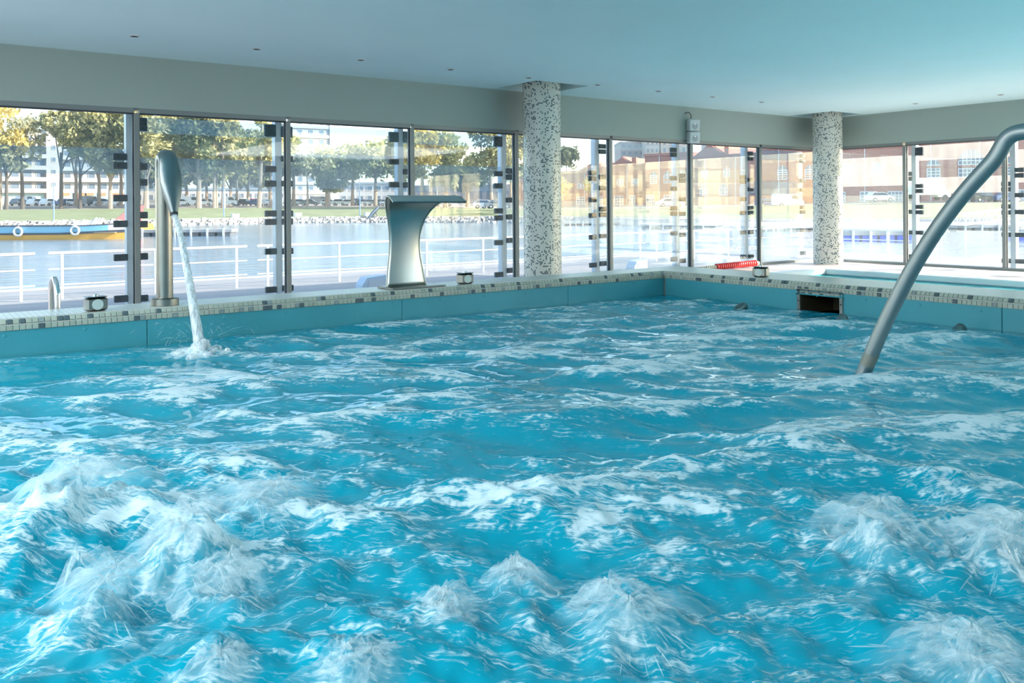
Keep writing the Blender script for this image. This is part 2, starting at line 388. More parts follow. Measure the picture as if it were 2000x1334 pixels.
# ------------------------------------------------------------------ mosaic columns
def mosaic_mat():
    m = mat('mosaic', (.7, .7, .65), .25); n = m.node_tree.nodes; l = m.node_tree.links; bs = n['Principled BSDF']
    def math_(op, a, b=None):
        q = n.new('ShaderNodeMath'); q.operation = op
        for i, v in enumerate((a, b)):
            if v is None: continue
            if isinstance(v, (int, float)): q.inputs[i].default_value = v
            else: l.new(v, q.inputs[i])
        return q.outputs[0]
    tc = n.new('ShaderNodeTexCoord'); sp = n.new('ShaderNodeSeparateXYZ'); l.new(tc.outputs['Object'], sp.inputs[0])
    p = .0262
    u = math_('MULTIPLY', math_('ARCTAN2', sp.outputs[1], sp.outputs[0]), 84 / (2 * PI)); v = math_('DIVIDE', sp.outputs[2], p)
    cb = n.new('ShaderNodeCombineXYZ'); l.new(math_('FLOOR', u), cb.inputs[0]); l.new(math_('FLOOR', v), cb.inputs[1])
    wn_ = n.new('ShaderNodeTexWhiteNoise'); wn_.noise_dimensions = '2D'; l.new(cb.outputs[0], wn_.inputs['Vector'])
    ns = n.new('ShaderNodeTexNoise'); ns.inputs['Scale'].default_value = .35; ns.inputs['Detail'].default_value = 1
    l.new(cb.outputs[0], ns.inputs['Vector'])
    th = math_('MULTIPLY_ADD', ns.outputs['Fac'], .5)
    th_node = th.node; th_node.inputs[2].default_value = -.03
    dark = math_('LESS_THAN', wn_.outputs['Value'], th)
    g = math_('MAXIMUM', math_('LESS_THAN', math_('FRACT', u), .1), math_('LESS_THAN', math_('FRACT', v), .1))
    m1 = n.new('ShaderNodeMix'); m1.data_type = 'RGBA'; m1.inputs[6].default_value = (.74, .73, .66, 1); m1.inputs[7].default_value = (.13, .17, .18, 1)
    l.new(dark, m1.inputs[0])
    m2 = n.new('ShaderNodeMix'); m2.data_type = 'RGBA'; l.new(g, m2.inputs[0]); l.new(m1.outputs[2], m2.inputs[6]); m2.inputs[7].default_value = (.55, .55, .50, 1)
    l.new(m2.outputs[2], bs.inputs['Base Color'])
    return m
M['mosaic'] = mosaic_mat()
for (cx, cyy), lab in ((C1, 'nearer round column clad in pale mosaic with scattered dark tiles'), (C2, 'farther round mosaic column by the right glass wall, partly in sunlight')):
    tag(MB().cyl(cx, cyy, 0, ZC + .5, CR, 48).build('mosaic_column', M['mosaic'], off=(cx, cyy, 0), smooth=True), lab, 'column', 'mosaic columns')

# ------------------------------------------------------------------ the raised pool
WX0, WY0, GX0 = -6.6, -2.4, -2.6            # near ends of the pool, behind the camera
pool = thing('raised_pool', 'raised pool basin with tiled rim and pale blue lining', 'pool', (PX, PY, 0), kind='structure')
def rim_mat():
    m = mat('rim_top_tiles', (.6, .6, .55), .28); n = m.node_tree.nodes; l = m.node_tree.links
    tc = n.new('ShaderNodeTexCoord'); br = n.new('ShaderNodeTexBrick'); br.offset = 0
    br.inputs['Scale'].default_value = 1; br.inputs['Brick Width'].default_value = .036; br.inputs['Row Height'].default_value = .036
    br.inputs['Mortar Size'].default_value = .0022
    br.inputs['Color1'].default_value = (.62, .62, .55, 1); br.inputs['Color2'].default_value = (.56, .57, .51, 1)
    br.inputs['Mortar'].default_value = (.25, .25, .25, 1)
    l.new(tc.outputs['Object'], br.inputs['Vector']); l.new(br.outputs['Color'], n['Principled BSDF'].inputs['Base Color'])
    return m
M['rim_top'] = rim_mat()
TB = ZRIM - .078                   # lower edge of the tiled nosing
NT = .026                          # how far the upper nosing row leans back
# rim bodies (riverside and right) with recessed grout core
b = MB().box(WX0, PX + .03, PY + .03, PYo, 0, ZRIM - .002)
b.box(PX + .03, PXo, 5.42, PYo, 0, ZRIM - .002)
b.build('rim_body', M['rim_top'], pool)
# the opening of the overflow box in the right wall
OY0, OY1, OZ0, OZ1 = 4.165, 4.555, .50, .70
b = MB().box(PX + .03, PXo, WY0, OY0, 0, ZRIM - .002)
b.box(PX + .03, PXo, OY1, 5.42, 0, ZRIM - .002).box(PX + .03, PXo, OY0, OY1, OZ1, ZRIM - .002).box(PX + .03, PXo, OY0, OY1, 0, OZ0)
b.build('rim_body', M['rim_top'], pool)
# nosing core under the tiles
poly = [(PY + .004, TB), (PY + .031, TB), (PY + .031, ZRIM - .004), (PY + NT + .004, ZRIM - .004), (PY + .004, ZRIM - .04)]
n = len(poly)
b = MB(); V = [(WX0, y, z) for y, z in poly] + [(PX + .03, y, z) for y, z in poly]
b.add(V, [tuple(range(n)), tuple(range(2 * n - 1, n - 1, -1))] + [((k + 1) % n, k, n + k, n + (k + 1) % n) for k in range(n)])
V = [(PX + y - PY, WY0, z) for y, z in poly] + [(PX + y - PY, PY + .03, z) for y, z in poly]
b.add(V, [tuple(range(n - 1, -1, -1)), tuple(range(n, 2 * n))] + [(k, (k + 1) % n, n + (k + 1) % n, n + k) for k in range(n)])
b.build('nosing_core', M['grout'], pool)
# nosing tiles, two rows: lower row upright, upper row leaning back to the top
PT = .036
def tile_mesh(name, m):
    return MB().box(-.0163, .0163, -.004, .004, -.0163, .0163, bev=.002).mesh(name, m)
tms = [tile_mesh('tile', M['tile']), tile_mesh('tile_grey', M['tile_mid']), tile_mesh('tile_slate', M['tile_dark'])]
M['tile_b'] = mat('cream_tile_aged', (.40, .42, .34), .25)
tms.append(tile_mesh('tile_aged', M['tile_b']))
def tile_kinds(n, seed):
    rr = random.Random(seed); K = [[3 if rr.random() < .3 else 0 for _ in range(n)] for _ in range(2)]; i = 0
    while i < n:
        i += rr.choice((1, 2, 2, 3, 3, 4, 5))
        run = rr.choice((1, 1, 1, 2)); rows = rr.choice(((0,), (1,), (0,), (1,), (0, 1)))
        for j in range(i, min(n, i + run)):
            for r in rows: K[r][j] = rr.choice((1, 2, 2))
        i += run
    return K
og = origin(pool)
lean = math.atan2(NT, .036)
nl = int((PX - .52 + .5) / PT); K = tile_kinds(nl, 3)
rest = MB(); count = 0
def rest_tile(c, axis, tilt, k):
    a = Vector((1, 0, 0)) if axis == 'x' else Vector((0, -1, 0)); out = Vector((0, -1, 0)) if axis == 'x' else Vector((-1, 0, 0))
    up = (Vector((0, 0, 1)) * math.cos(tilt) - out * math.sin(tilt)).normalized(); nn = a.cross(up) * -1
    nn = up.cross(a) if up.cross(a).dot(out) > 0 else a.cross(up)
    h = .0165; V = []
    for w in (0, .006):
        for sa, su in ((-1, -1), (1, -1), (1, 1), (-1, 1)): V.append(Vector(c) + a * (sa * (h - (w > 0) * .0015)) + up * (su * (h - (w > 0) * .0015)) + nn * w)
    rest.add(V, [(4, 5, 6, 7), (0, 1, 5, 4), (1, 2, 6, 5), (2, 3, 7, 6), (3, 0, 4, 7)], k)
for i in range(nl):
    x = .02 + PT * (i + .5)
    for r in range(2):
        c = (x, PY, TB + PT * .5) if r == 0 else (x, PY + NT / 2 - .001, TB + PT + PT * .5 + .002)
        if count < 300 and x > .45:
            inst(tms[K[r][i]], 'tile', pool, (c[0] - og[0], c[1] - og[1], c[2] - og[2]), (0 if r == 0 else -lean, 0, 0)); count += 1
        else:
            rest_tile(c, 'x', 0 if r == 0 else lean, K[r][i])
nr = int((PY - 1.2) / PT); K = tile_kinds(nr, 8)
for i in range(nr):
    y = PY - PT * (i + .5)
    for r in range(2):
        c = (PX + .003, y, TB + PT * .5) if r == 0 else (PX + NT / 2 + .002, y, TB + PT + PT * .5 + .002)
        rest_tile(c, 'y', 0 if r == 0 else lean, K[r][i])
# tiles on the lintel above the overflow box
for i in range(12):
    rest_tile((PX + .003, OY0 - .02 + PT * (i + .5), TB - PT * .45), 'y', 0, random.choice((0, 0, 0, 3, 2)))
tag(rest.build('far_nosing_tiles', [M['tile'], M['tile_mid'], M['tile_dark'], M['tile_b']], pool), kind='stuff')
# lining panels of the inner walls
def panel(x0, x1, y0, y1, z0, z1): return MB().box(x0, x1, y0, y1, z0, z1, bev=.003).build('lining_panel', M['liner'], pool)
xp = [WX0, -.6, 1.4, 3.4, 5.2, PX]
for i in range(5): panel(xp[i] + .002, xp[i + 1] - .002, PY + .006, PY + .03, -.6, TB + .002)
for y0, y1 in ((WY0, 1.0), (1.0, 2.86), (2.86, OY0 - .01), (OY1 + .01, PY)): panel(PX + .006, PX + .03, y0 + .002, y1 - .002, -.6, TB + .002)
panel(PX + .006, PX + .03, OY0, OY1, -.6, OZ0 - .02)
panel(PX + .006, PX + .03, OY0 - .006, OY1 + .006, OZ1 + .02, TB - .036)
# small rivets along the lining
rv = MB().tube([(0, 0, 0), (0, -.004, 0)], [.012, .008], 8).mesh('rivet', M['liner'])
for i in range(13): inst(rv, 'rivet', pool, (.55 + .46 * i - og[0], PY + .006 - og[1], TB - .03 - og[2]))
for i in range(8): inst(rv, 'rivet', pool, (PX + .006 - og[0], 2.55 + .46 * i - og[1], TB - .035 - og[2]), (0, 0, -PI / 2))
b = MB().box(WX0, PXo, WY0 - .2, WY0, 0, ZRIM).box(WX0 - .2, WX0, WY0, PYo, 0, ZRIM)
b.build('rim_body', M['rim_top'], pool)
MB().box(WX0, PX + .03, WY0, PY + .03, -.65, -.6).build('basin_floor', M['liner'], pool)
# the overflow box: bolted steel frame around a dark recess
ov = thing('overflow_box', 'dark rectangular overflow opening with bolted steel frame in the pool wall', 'overflow', (PX, (OY0 + OY1) / 2, OZ0))
b = MB(); fo = PX - .006
for (y0, y1, z0, z1) in ((OY0 - .03, OY0, OZ0 - .05, OZ1 + .03), (OY1, OY1 + .03, OZ0 - .05, OZ1 + .03), (OY0, OY1, OZ1, OZ1 + .03)):
    b.box(fo, PX + .006, y0, y1, z0, z1)
b.build('frame', M['steel'], ov)
b = MB().box(PX + .006, PX + .5, OY0 - .0, OY0 + .004, OZ0, OZ1).box(PX + .006, PX + .5, OY1 - .004, OY1, OZ0, OZ1)
b.box(PX + .006, PX + .5, OY0, OY1, OZ1 - .004, OZ1).box(PX + .006, PX + .5, OY0, OY1, OZ0 - .004, OZ0).box(PX + .5, PX + .504, OY0, OY1, OZ0, OZ1)
b.build('recess_lining', mat('dark_recess_lining', (.05, .045, .025), .7), ov)  # all recess faces in one even dark brown
for y, z in [(OY0 - .015, OZ0 + .04), (OY0 - .015, OZ0 + .12), (OY1 + .015, OZ0 + .04), (OY1 + .015, OZ0 + .12)] + [(OY0 - .01 + k * .102, OZ1 + .015) for k in range(5)]:
    MB().tube([(fo, y, z), (fo - .004, y, z)], .007, 8).build('bolt', M['gasket'], ov)
# dark air tubes that lie just under the surface along the right wall
def lounge_tube(pts, label):
    o = thing('underwater_tube', label, 'tube', pts[0], 'air tubes at the right pool wall')
    MB().tube(pts, .028, 10).build('tube', M['steel_dark'], o, smooth=True)
    e = Vector(pts[-1]); d = (e - Vector(pts[-2])).normalized()
    MB().tube([e - d * .02, e + d * .03, e + d * .09, e + d * .12], [.03, .042, .042, .02], 12).build('end_cap', M['steel_dark'], o, smooth=True)
lounge_tube([(5.55, 5.0, .36), (5.85, 4.98, .43), (6.15, 4.96, .525)], 'dark steel tube end just breaking the water left of the overflow box')
lounge_tube([(5.45, 3.8, .36), (5.75, 3.85, .43), (6.12, 3.92, .525)], 'dark steel tube end just breaking the water right of the overflow box')
lounge_tube([(5.65, 3.02, .38), (5.95, 3.04, .44), (6.25, 3.06, .53)], 'dark steel tube end just breaking the water near the right picture edge')

# ------------------------------------------------------------------ second pool, level with the floor
p2 = thing('second_pool', 'second pool level with the floor behind the raised rim', 'pool', (P2[0], P2[2], 0), kind='structure')
b = MB().box(P2[0], P2[1], P2[2], P2[3], -1.3, -1.25)
b.box(P2[1] - .03, P2[1], P2[2], P2[3], -1.25, -.02).box(P2[0], P2[0] + .03, P2[2], P2[3], -1.25, -.02).box(P2[0] + .03, P2[1] - .03, P2[3] - .03, P2[3], -1.25, -.02).box(P2[0] + .03, P2[1] - .03, P2[2], P2[2] + .03, -1.25, -.02)
b.build('basin', M['liner'], p2)
b = MB().box(P2[1] - .03, P2[1] + .22, P2[2], P2[3] + .25, -.02, .10, bev=.02).box(P2[0], P2[1] - .03, P2[3] - .03, P2[3] + .25, -.02, .10, bev=.02)
b.build('edge_kerb', M['white_plastic'], p2)
def calm_mat():
    m = mat('calm_pool_water', (.14, .60, .66), .03, spec=1.0); n = m.node_tree.nodes; l = m.node_tree.links
    tc = n.new('ShaderNodeTexCoord'); tx = n.new('ShaderNodeTexNoise'); tx.inputs['Scale'].default_value = 2.2; tx.inputs['Detail'].default_value = 2
    bp = n.new('ShaderNodeBump'); bp.inputs['Strength'].default_value = .25; bp.inputs['Distance'].default_value = .08
    l.new(tc.outputs['Object'], tx.inputs['Vector']); l.new(tx.outputs['Fac'], bp.inputs['Height']); l.new(bp.outputs[0], n['Principled BSDF'].inputs['Normal'])
    return m
tag(MB().box(P2[0] + .03, P2[1] - .03, P2[2] + .03, P2[3] - .03, -.5, -.03).build('second_pool_water', calm_mat()),
    'calm turquoise water of the second pool behind the rim', 'water', kind='stuff')
# ------------------------------------------------------------------ bubbling water of the raised pool
GH = .015
gx = np.arange(GX0, PX + .008, GH); gy = np.arange(WY0, PY + .008, GH)
NX, NY = len(gx), len(gy)
GX, GY = np.meshgrid(gx, gy, indexing='ij')
N2 = 640
kx = np.fft.fftfreq(N2, GH) * 2 * PI; KX, KY = np.meshgrid(kx, kx, indexing='ij'); KK = np.hypot(KX, KY); KK[0, 0] = 1e-6
def field(lo, hi, slope, seed, ang=None, spread=1.0):
    """random field whose wavelengths lie between lo and hi metres"""
    r = np.random.default_rng(seed); w = np.fft.fft2(r.standard_normal((N2, N2)))
    lam = 2 * PI / KK
    A = np.where(lam > lo, 1, np.exp(-((np.log(lo) - np.log(lam)) / .25) ** 2)) * np.where(lam < hi, 1, np.exp(-((np.log(lam) - np.log(hi)) / .25) ** 2)) * KK ** (-slope)
    if ang is not None:
        c = np.abs((KX * math.cos(ang) + KY * math.sin(ang)) / KK); A = A * (c ** spread + .12)
    A[0, 0] = 0
    w = w * A; h = np.real(np.fft.ifft2(w)); s = h.std()
    return h / s, w / s
def crop(a): return a[:NX, :NY]
VA = math.atan2(cy, sy)                                   # the way the hall is looked along
h1, w1 = field(.42, 1.15, 1.8, 1, VA + .25, 2.2)
h2, w2 = field(.15, .40, 2.0, 2, VA - .35, 1.6)
h3, _ = field(.035, .10, 1.2, 3)
t1, _ = field(.10, .5, 1.5, 4); t2, _ = field(.04, .14, 1.0, 5)
dxw = np.real(np.fft.ifft2(-1j * KX / KK * w1)); dyw = np.real(np.fft.ifft2(-1j * KY / KK * w1))
dx2 = np.real(np.fft.ifft2(-1j * KX / KK * w2)); dy2 = np.real(np.fft.ifft2(-1j * KY / KK * w2))
def on_water(px, py, z=ZWATER):
    d = (EYE - z) * F / (py - hor(px)); return at_d(px, d)
# (px, py of the foot, radius, height, strength, shells, label)
JETS = [
 (150, 1000, .25, .15, 1.0, 1, 'broad dome of streaming white water at the left picture edge'),
 (505, 1000, .23, .09, .8, 1, 'low spreading white water plume right of the broad left dome'),
 (350, 1120, .17, .15, 1.0, 1, 'tall ragged white water plume in the left foreground'),
 (190, 1200, .15, .12, .9, 1, 'slanting white water plume in front of the tall ragged one'),
 (445, 1165, .14, .09, .8, 1, 'rounded white water plume at the right flank of the tall ragged one'),
 (870, 1215, .11, .065, .9, 1, 'small round foam mound in the middle foreground'),
 (1010, 1150, .10, .06, .8, 1, 'small foam mound behind the others in the middle foreground'),
 (1050, 1250, .10, .05, .8, 0, ''),
 (960, 1265, .09, .05, .8, 0, ''),
 (1225, 1230, .17, .09, .9, 1, 'fan of foaming water just right of the middle foreground'),
 (1710, 1080, .20, .12, .9, 1, 'pointed white water plume in the right foreground'),
 (1965, 1110, .20, .13, .8, 1, 'white water plume cut by the right picture edge'),
 (1880, 1330, .18, .09, .9, 1, 'foaming plume in the bottom right corner'),
 (415, 1334, .11, .07, .8, 1, 'small foam plume at the bottom edge on the left'),
 (690, 1325, .14, .06, .7, 1, 'low foam plume at the bottom edge left of the middle'),
 (1065, 975, .10, .05, .7, 0, ''), (1205, 1030, .12, .05, .7, 0, ''), (1300, 1120, .10, .03, .6, 0, ''),
 (1560, 960, .18, .03, .6, 0, ''), (1180, 960, .12, .03, .5, 0, ''), (760, 1010, .14, .03, .5, 0, ''), (640, 1120, .14, .03, .5, 0, ''),
 (30, 1120, .12, .04, .6, 0, ''), (1480, 1200, .14, .02, .5, 0, ''), (1840, 940, .14, .05, .6, 0, ''),
]
near = np.zeros_like(GX); jet = np.zeros_like(GX); mound = np.zeros_like(GX)
JP = []
for px, py, R, Hh, st, sh, lab in JETS:
    x, y = on_water(px, py); JP.append((x, y)); r2 = (GX - x) ** 2 + (GY - y) ** 2
    jet = np.maximum(jet, st * np.exp(-r2 / (1.25 * R) ** 2)); near = np.maximum(near, st * np.exp(-r2 / (R + .38) ** 2))
    mound += Hh * .55 * np.exp(-r2 / (.62 * R) ** 2) * (1 + .35 * crop(t1) + .08 * crop(t2))
lx, ly = on_water(392, 690); r2 = (GX - lx) ** 2 + (GY - ly) ** 2
cj = np.exp(-r2 / .17 ** 2); mound += .035 * np.exp(-r2 / .09 ** 2) * (1 + .6 * crop(t2))
edge = np.clip(np.minimum(PX - GX, PY - GY) / .5, 0, 1); calm = .35 + .65 * edge
lcalm = 1 - .6 * np.exp(-((GX - .9) ** 2 / .8 ** 2 + (GY - 5.6) ** 2 / .55 ** 2))
amp = calm * lcalm
farw = np.clip((np.hypot(GX, GY) - 2.5) / 3.0, 0, 1); amp = amp * (1 - .25 * farw)
Z = ZWATER + amp * (.022 * crop(h1) + .0060 * (1 + .7 * near) * crop(h2) + .0006 * (1 + 3 * near) * crop(h3)) + near * (.011 * crop(t1) + .0028 * crop(t2)) + mound
XX = GX + amp * (-.014 * crop(dxw) - .003 * crop(dx2)); YY = GY + amp * (-.014 * crop(dyw) - .003 * crop(dy2))
XX = np.clip(XX, GX0, PX + .008); YY = np.clip(YY, WY0, PY + .008)
# foam: froth over the jets, torn streaks, and painted window reflections on far crests
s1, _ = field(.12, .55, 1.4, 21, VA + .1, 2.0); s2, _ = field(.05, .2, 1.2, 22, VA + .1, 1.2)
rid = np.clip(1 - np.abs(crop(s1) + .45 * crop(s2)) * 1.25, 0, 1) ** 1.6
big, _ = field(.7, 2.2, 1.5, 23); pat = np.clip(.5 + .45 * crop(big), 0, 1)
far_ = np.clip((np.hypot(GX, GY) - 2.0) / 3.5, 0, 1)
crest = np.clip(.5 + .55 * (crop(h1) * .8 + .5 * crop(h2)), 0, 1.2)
foam = np.clip(.48 * jet + rid * (.10 + .55 * near) + far_ ** .5 * crest * (.30 + .70 * rid) * (.35 + .65 * pat) * 3.1 * (1 - .1 * np.clip((GX - 2.6) / 2.0, 0, 1)) + .5 * cj * (.6 + .5 * crop(t2)), 0, 1.3) * np.clip(edge * 3, 0, 1)  # the far crest term paints window reflections white, beside the real froth
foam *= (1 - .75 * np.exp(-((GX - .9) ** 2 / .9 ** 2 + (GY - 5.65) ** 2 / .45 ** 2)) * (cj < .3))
def foam_glint_water_mat():
    m = mat('bubbling_water', (.0, .30, .41), .07, spec=.5); n = m.node_tree.nodes; l = m.node_tree.links; bs = n['Principled BSDF']
    bs.inputs['IOR'].default_value = 1.46
    at = n.new('ShaderNodeAttribute'); at.attribute_name = 'foam'
    tc = n.new('ShaderNodeTexCoord')
    m0_ = n.new('ShaderNodeMapping'); m0_.inputs['Rotation'].default_value = (0, 0, YAW + .12); l.new(tc.outputs['Object'], m0_.inputs[0])
    mp = n.new('ShaderNodeMapping'); mp.inputs['Scale'].default_value = (11, 46, 20)
    l.new(m0_.outputs[0], mp.inputs[0])
    tx = n.new('ShaderNodeTexNoise'); tx.inputs['Scale'].default_value = 1.0; tx.inputs['Detail'].default_value = 7; tx.inputs['Roughness'].default_value = .68; tx.inputs['Distortion'].default_value = 1.6
    l.new(mp.outputs[0], tx.inputs['Vector'])
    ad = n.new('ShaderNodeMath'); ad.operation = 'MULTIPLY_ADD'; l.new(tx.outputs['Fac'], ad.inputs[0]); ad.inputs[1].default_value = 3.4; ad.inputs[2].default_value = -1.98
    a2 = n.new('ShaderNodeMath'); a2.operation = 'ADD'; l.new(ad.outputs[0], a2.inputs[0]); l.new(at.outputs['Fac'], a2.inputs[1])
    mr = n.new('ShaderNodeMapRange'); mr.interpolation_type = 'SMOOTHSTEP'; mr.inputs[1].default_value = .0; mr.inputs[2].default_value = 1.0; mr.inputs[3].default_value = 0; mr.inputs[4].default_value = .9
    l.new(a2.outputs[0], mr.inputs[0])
    mx = n.new('ShaderNodeMix'); mx.data_type = 'RGBA'; mx.inputs[6].default_value = (.0, .30, .41, 1); mx.inputs[7].default_value = (.80, .86, .87, 1)  # one white for froth and painted reflections alike
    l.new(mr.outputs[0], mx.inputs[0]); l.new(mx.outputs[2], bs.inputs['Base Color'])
    ro = n.new('ShaderNodeMath'); ro.operation = 'MULTIPLY_ADD'; l.new(mr.outputs[0], ro.inputs[0]); ro.inputs[1].default_value = .5; ro.inputs[2].default_value = .06
    l.new(ro.outputs[0], bs.inputs['Roughness'])
    t2_ = n.new('ShaderNodeTexNoise'); t2_.inputs['Scale'].default_value = 14; t2_.inputs['Detail'].default_value = 3; l.new(tc.outputs['Object'], t2_.inputs['Vector'])
    bp = n.new('ShaderNodeBump'); bp.inputs['Strength'].default_value = .12; bp.inputs['Distance'].default_value = .006
    l.new(t2_.outputs['Fac'], bp.inputs['Height']); l.new(bp.outputs[0], bs.inputs['Normal'])
    return m
# the pool goes on to the left beyond the picture: coarser there
ex = np.arange(WX0, GX0 - .02, .1); EXX, EYY = np.meshgrid(ex, gy, indexing='ij')
ZF = Z; ripple = ZWATER + .02 * np.sin(EXX * 7 + 1.3 * np.sin(EYY * 5)) * np.sin(EYY * 6)
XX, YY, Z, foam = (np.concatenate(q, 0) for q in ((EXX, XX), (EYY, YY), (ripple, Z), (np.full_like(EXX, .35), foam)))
NXF = NX; NX = len(ex) + NX
idx = np.arange(NX * NY).reshape(NX, NY)
quads = np.stack([idx[:-1, :-1], idx[1:, :-1], idx[1:, 1:], idx[:-1, 1:]], -1).reshape(-1, 4)
me = bpy.data.meshes.new('pool_water')
me.vertices.add(NX * NY); me.vertices.foreach_set('co', np.stack([XX, YY, Z], -1).astype(np.float32).ravel())
me.loops.add(quads.size); me.loops.foreach_set('vertex_index', quads.astype(np.int32).ravel())
me.polygons.add(len(quads)); me.polygons.foreach_set('loop_start', np.arange(0, quads.size, 4, dtype=np.int32))
me.polygons.foreach_set('use_smooth', np.ones(len(quads), bool))
me.update(calc_edges=True)
fa = me.attributes.new('foam', 'FLOAT', 'POINT'); fa.data.foreach_set('value', foam.astype(np.float32).ravel())  # mask of real froth plus painted window reflections
me.materials.append(foam_glint_water_mat())
wo = bpy.data.objects.new('pool_water', me); COL.objects.link(wo)
tag(wo, 'churning turquoise water filling the raised pool, streaked with white foam and painted window reflections', 'water', kind='stuff')
def water_z(x, y):
    i = int(np.clip((x - GX0) / GH, 0, NXF - 1)); j = int(np.clip((y - WY0) / GH, 0, NY - 1)); return float(ZF[i, j])

# plumes: nested veils of falling water and loose strands of spray
def veil_mat(name, seed):
    m = bpy.data.materials.new(name); m.use_nodes = True; n = m.node_tree.nodes; l = m.node_tree.links
    n.remove(n['Principled BSDF']); df = n.new('ShaderNodeBsdfDiffuse'); tl = n.new('ShaderNodeBsdfTranslucent'); tr = n.new('ShaderNodeBsdfTransparent')
    for q in (df, tl): q.inputs[0].default_value = (.86, .95, .97, 1)
    mw = n.new('ShaderNodeMixShader'); mw.inputs[0].default_value = .4; l.new(df.outputs[0], mw.inputs[1]); l.new(tl.outputs[0], mw.inputs[2])
    mo = n.new('ShaderNodeMixShader'); l.new(tr.outputs[0], mo.inputs[1]); l.new(mw.outputs[0], mo.inputs[2]); l.new(mo.outputs[0], n['Material Output'].inputs[0])
    uv = n.new('ShaderNodeUVMap'); mp = n.new('ShaderNodeMapping'); mp.inputs['Location'].default_value = (seed * 3.7, seed * 1.3, 0)
    mp.inputs['Scale'].default_value = (16, 1.5, 1)
    l.new(uv.outputs[0], mp.inputs[0])
    tx = n.new('ShaderNodeTexNoise'); tx.noise_dimensions = '2D'; tx.inputs['Scale'].default_value = 1; tx.inputs['Detail'].default_value = 6; tx.inputs['Roughness'].default_value = .62; tx.inputs['Distortion'].default_value = .5
    l.new(mp.outputs[0], tx.inputs['Vector'])
    sp = n.new('ShaderNodeSeparateXYZ'); l.new(uv.outputs[0], sp.inputs[0])
    mr = n.new('ShaderNodeMapRange'); mr.interpolation_type = 'SMOOTHSTEP'; mr.inputs[1].default_value = .30; mr.inputs[2].default_value = .80; mr.inputs[3].default_value = 0; mr.inputs[4].default_value = .46
    l.new(tx.outputs['Fac'], mr.inputs[0])
    fd = n.new('ShaderNodeMapRange'); fd.interpolation_type = 'SMOOTHSTEP'; fd.inputs[1].default_value = 1.0; fd.inputs[2].default_value = .25; fd.inputs[3].default_value = 0; fd.inputs[4].default_value = 1
    l.new(sp.outputs[1], fd.inputs[0])
    mu = n.new('ShaderNodeMath'); mu.operation = 'MULTIPLY'; l.new(mr.outputs[0], mu.inputs[0]); l.new(fd.outputs[0], mu.inputs[1])
    l.new(mu.outputs[0], mo.inputs[0])
    return m
VEIL = [veil_mat('water_veil_%s' % c, i + 1) for i, c in enumerate('abc')]
M['spray'] = mat('spray', (.90, .94, .95), .25)
M['spray'].node_tree.nodes['Principled BSDF'].inputs['Alpha'].default_value = .15
def plume(x, y, R, Hh, lab, seed):
    rr = random.Random(seed); z0 = ZWATER - .01
    o = thing('water_plume', lab, 'water plume', (x, y, z0), 'bubbling plumes in the pool')
    for k, (rs, hs) in enumerate(((1.0, .74), (.80, .95), (.60, 1.08))):
        NA, NS = 56, 12; ph = [rr.uniform(0, 6.28) for _ in range(6)]; V = []; U = []
        tx_, ty_ = rr.uniform(-.25, .25) * R, rr.uniform(-.25, .25) * R
        for j in range(NS + 1):
            s = j / NS
            for i in range(NA + 1):
                a = 2 * PI * i / NA
                lob = 1 + .16 * math.sin(2 * a + ph[0]) + .12 * math.sin(3 * a + ph[1]) + .08 * math.sin(7 * a + ph[2]) + .05 * math.sin(13 * a + ph[3])
                hgt = 1 + .22 * math.sin(3 * a + ph[4]) * s * (1 - s) * 3 + .16 * math.sin(9 * a + ph[5]) * (1 - s) * min(1, 3 * s)
                r = R * rs * 1.15 * lob * (s ** .85) + .002
                V.append((x + tx_ * (1 - s) + r * math.cos(a), y + ty_ * (1 - s) + r * math.sin(a), z0 + .012 + Hh * hs * hgt * (1 - s ** 2.3) + .01 * rr.uniform(-1, 1) * (1 - s)))
                U.append((a / (2 * PI) * (R / .2) ** .5, s))
        f = [(j * (NA + 1) + i, j * (NA + 1) + i + 1, (j + 1) * (NA + 1) + i + 1, (j + 1) * (NA + 1) + i) for j in range(NS) for i in range(NA)]
        q = MB().add(V, f).build('veil', VEIL[k], o, smooth=True)
        uvl = q.data.uv_layers.new(name='UVMap')
        for lp in q.data.loops: uvl.data[lp.index].uv = U[lp.vertex_index]
    sp = MB()
    for _ in range(int(70 * R / .2)):
        a = rr.uniform(0, 2 * PI); s = rr.random() ** .6; v = rr.uniform(.3, 1.0) * R * 1.5; hh = Hh * rr.uniform(.4, 1.35) * (1.15 - .55 * s)
        L = rr.uniform(.12, .3); w = rr.uniform(.0006, .0016); P = []
        for q in range(5):
            u = min(1.0, s * .75 + L * q / 4); r = v * u
            P.append(Vector((x + r * math.cos(a), y + r * math.sin(a), z0 + .01 + hh * (1 - u ** 2) * (.55 + .9 * u * (1 - u)))))
        sp.tube(P, [w * .2, w, w * 1.2, w, w * .2], 4, cap=False)
    tag(sp.build('spray', M['spray'], o), kind='stuff')
for i, (px, py, R, Hh, st, sh, lab) in enumerate(JETS):
    if sh: plume(JP[i][0], JP[i][1], R, Hh, lab, 100 + i)

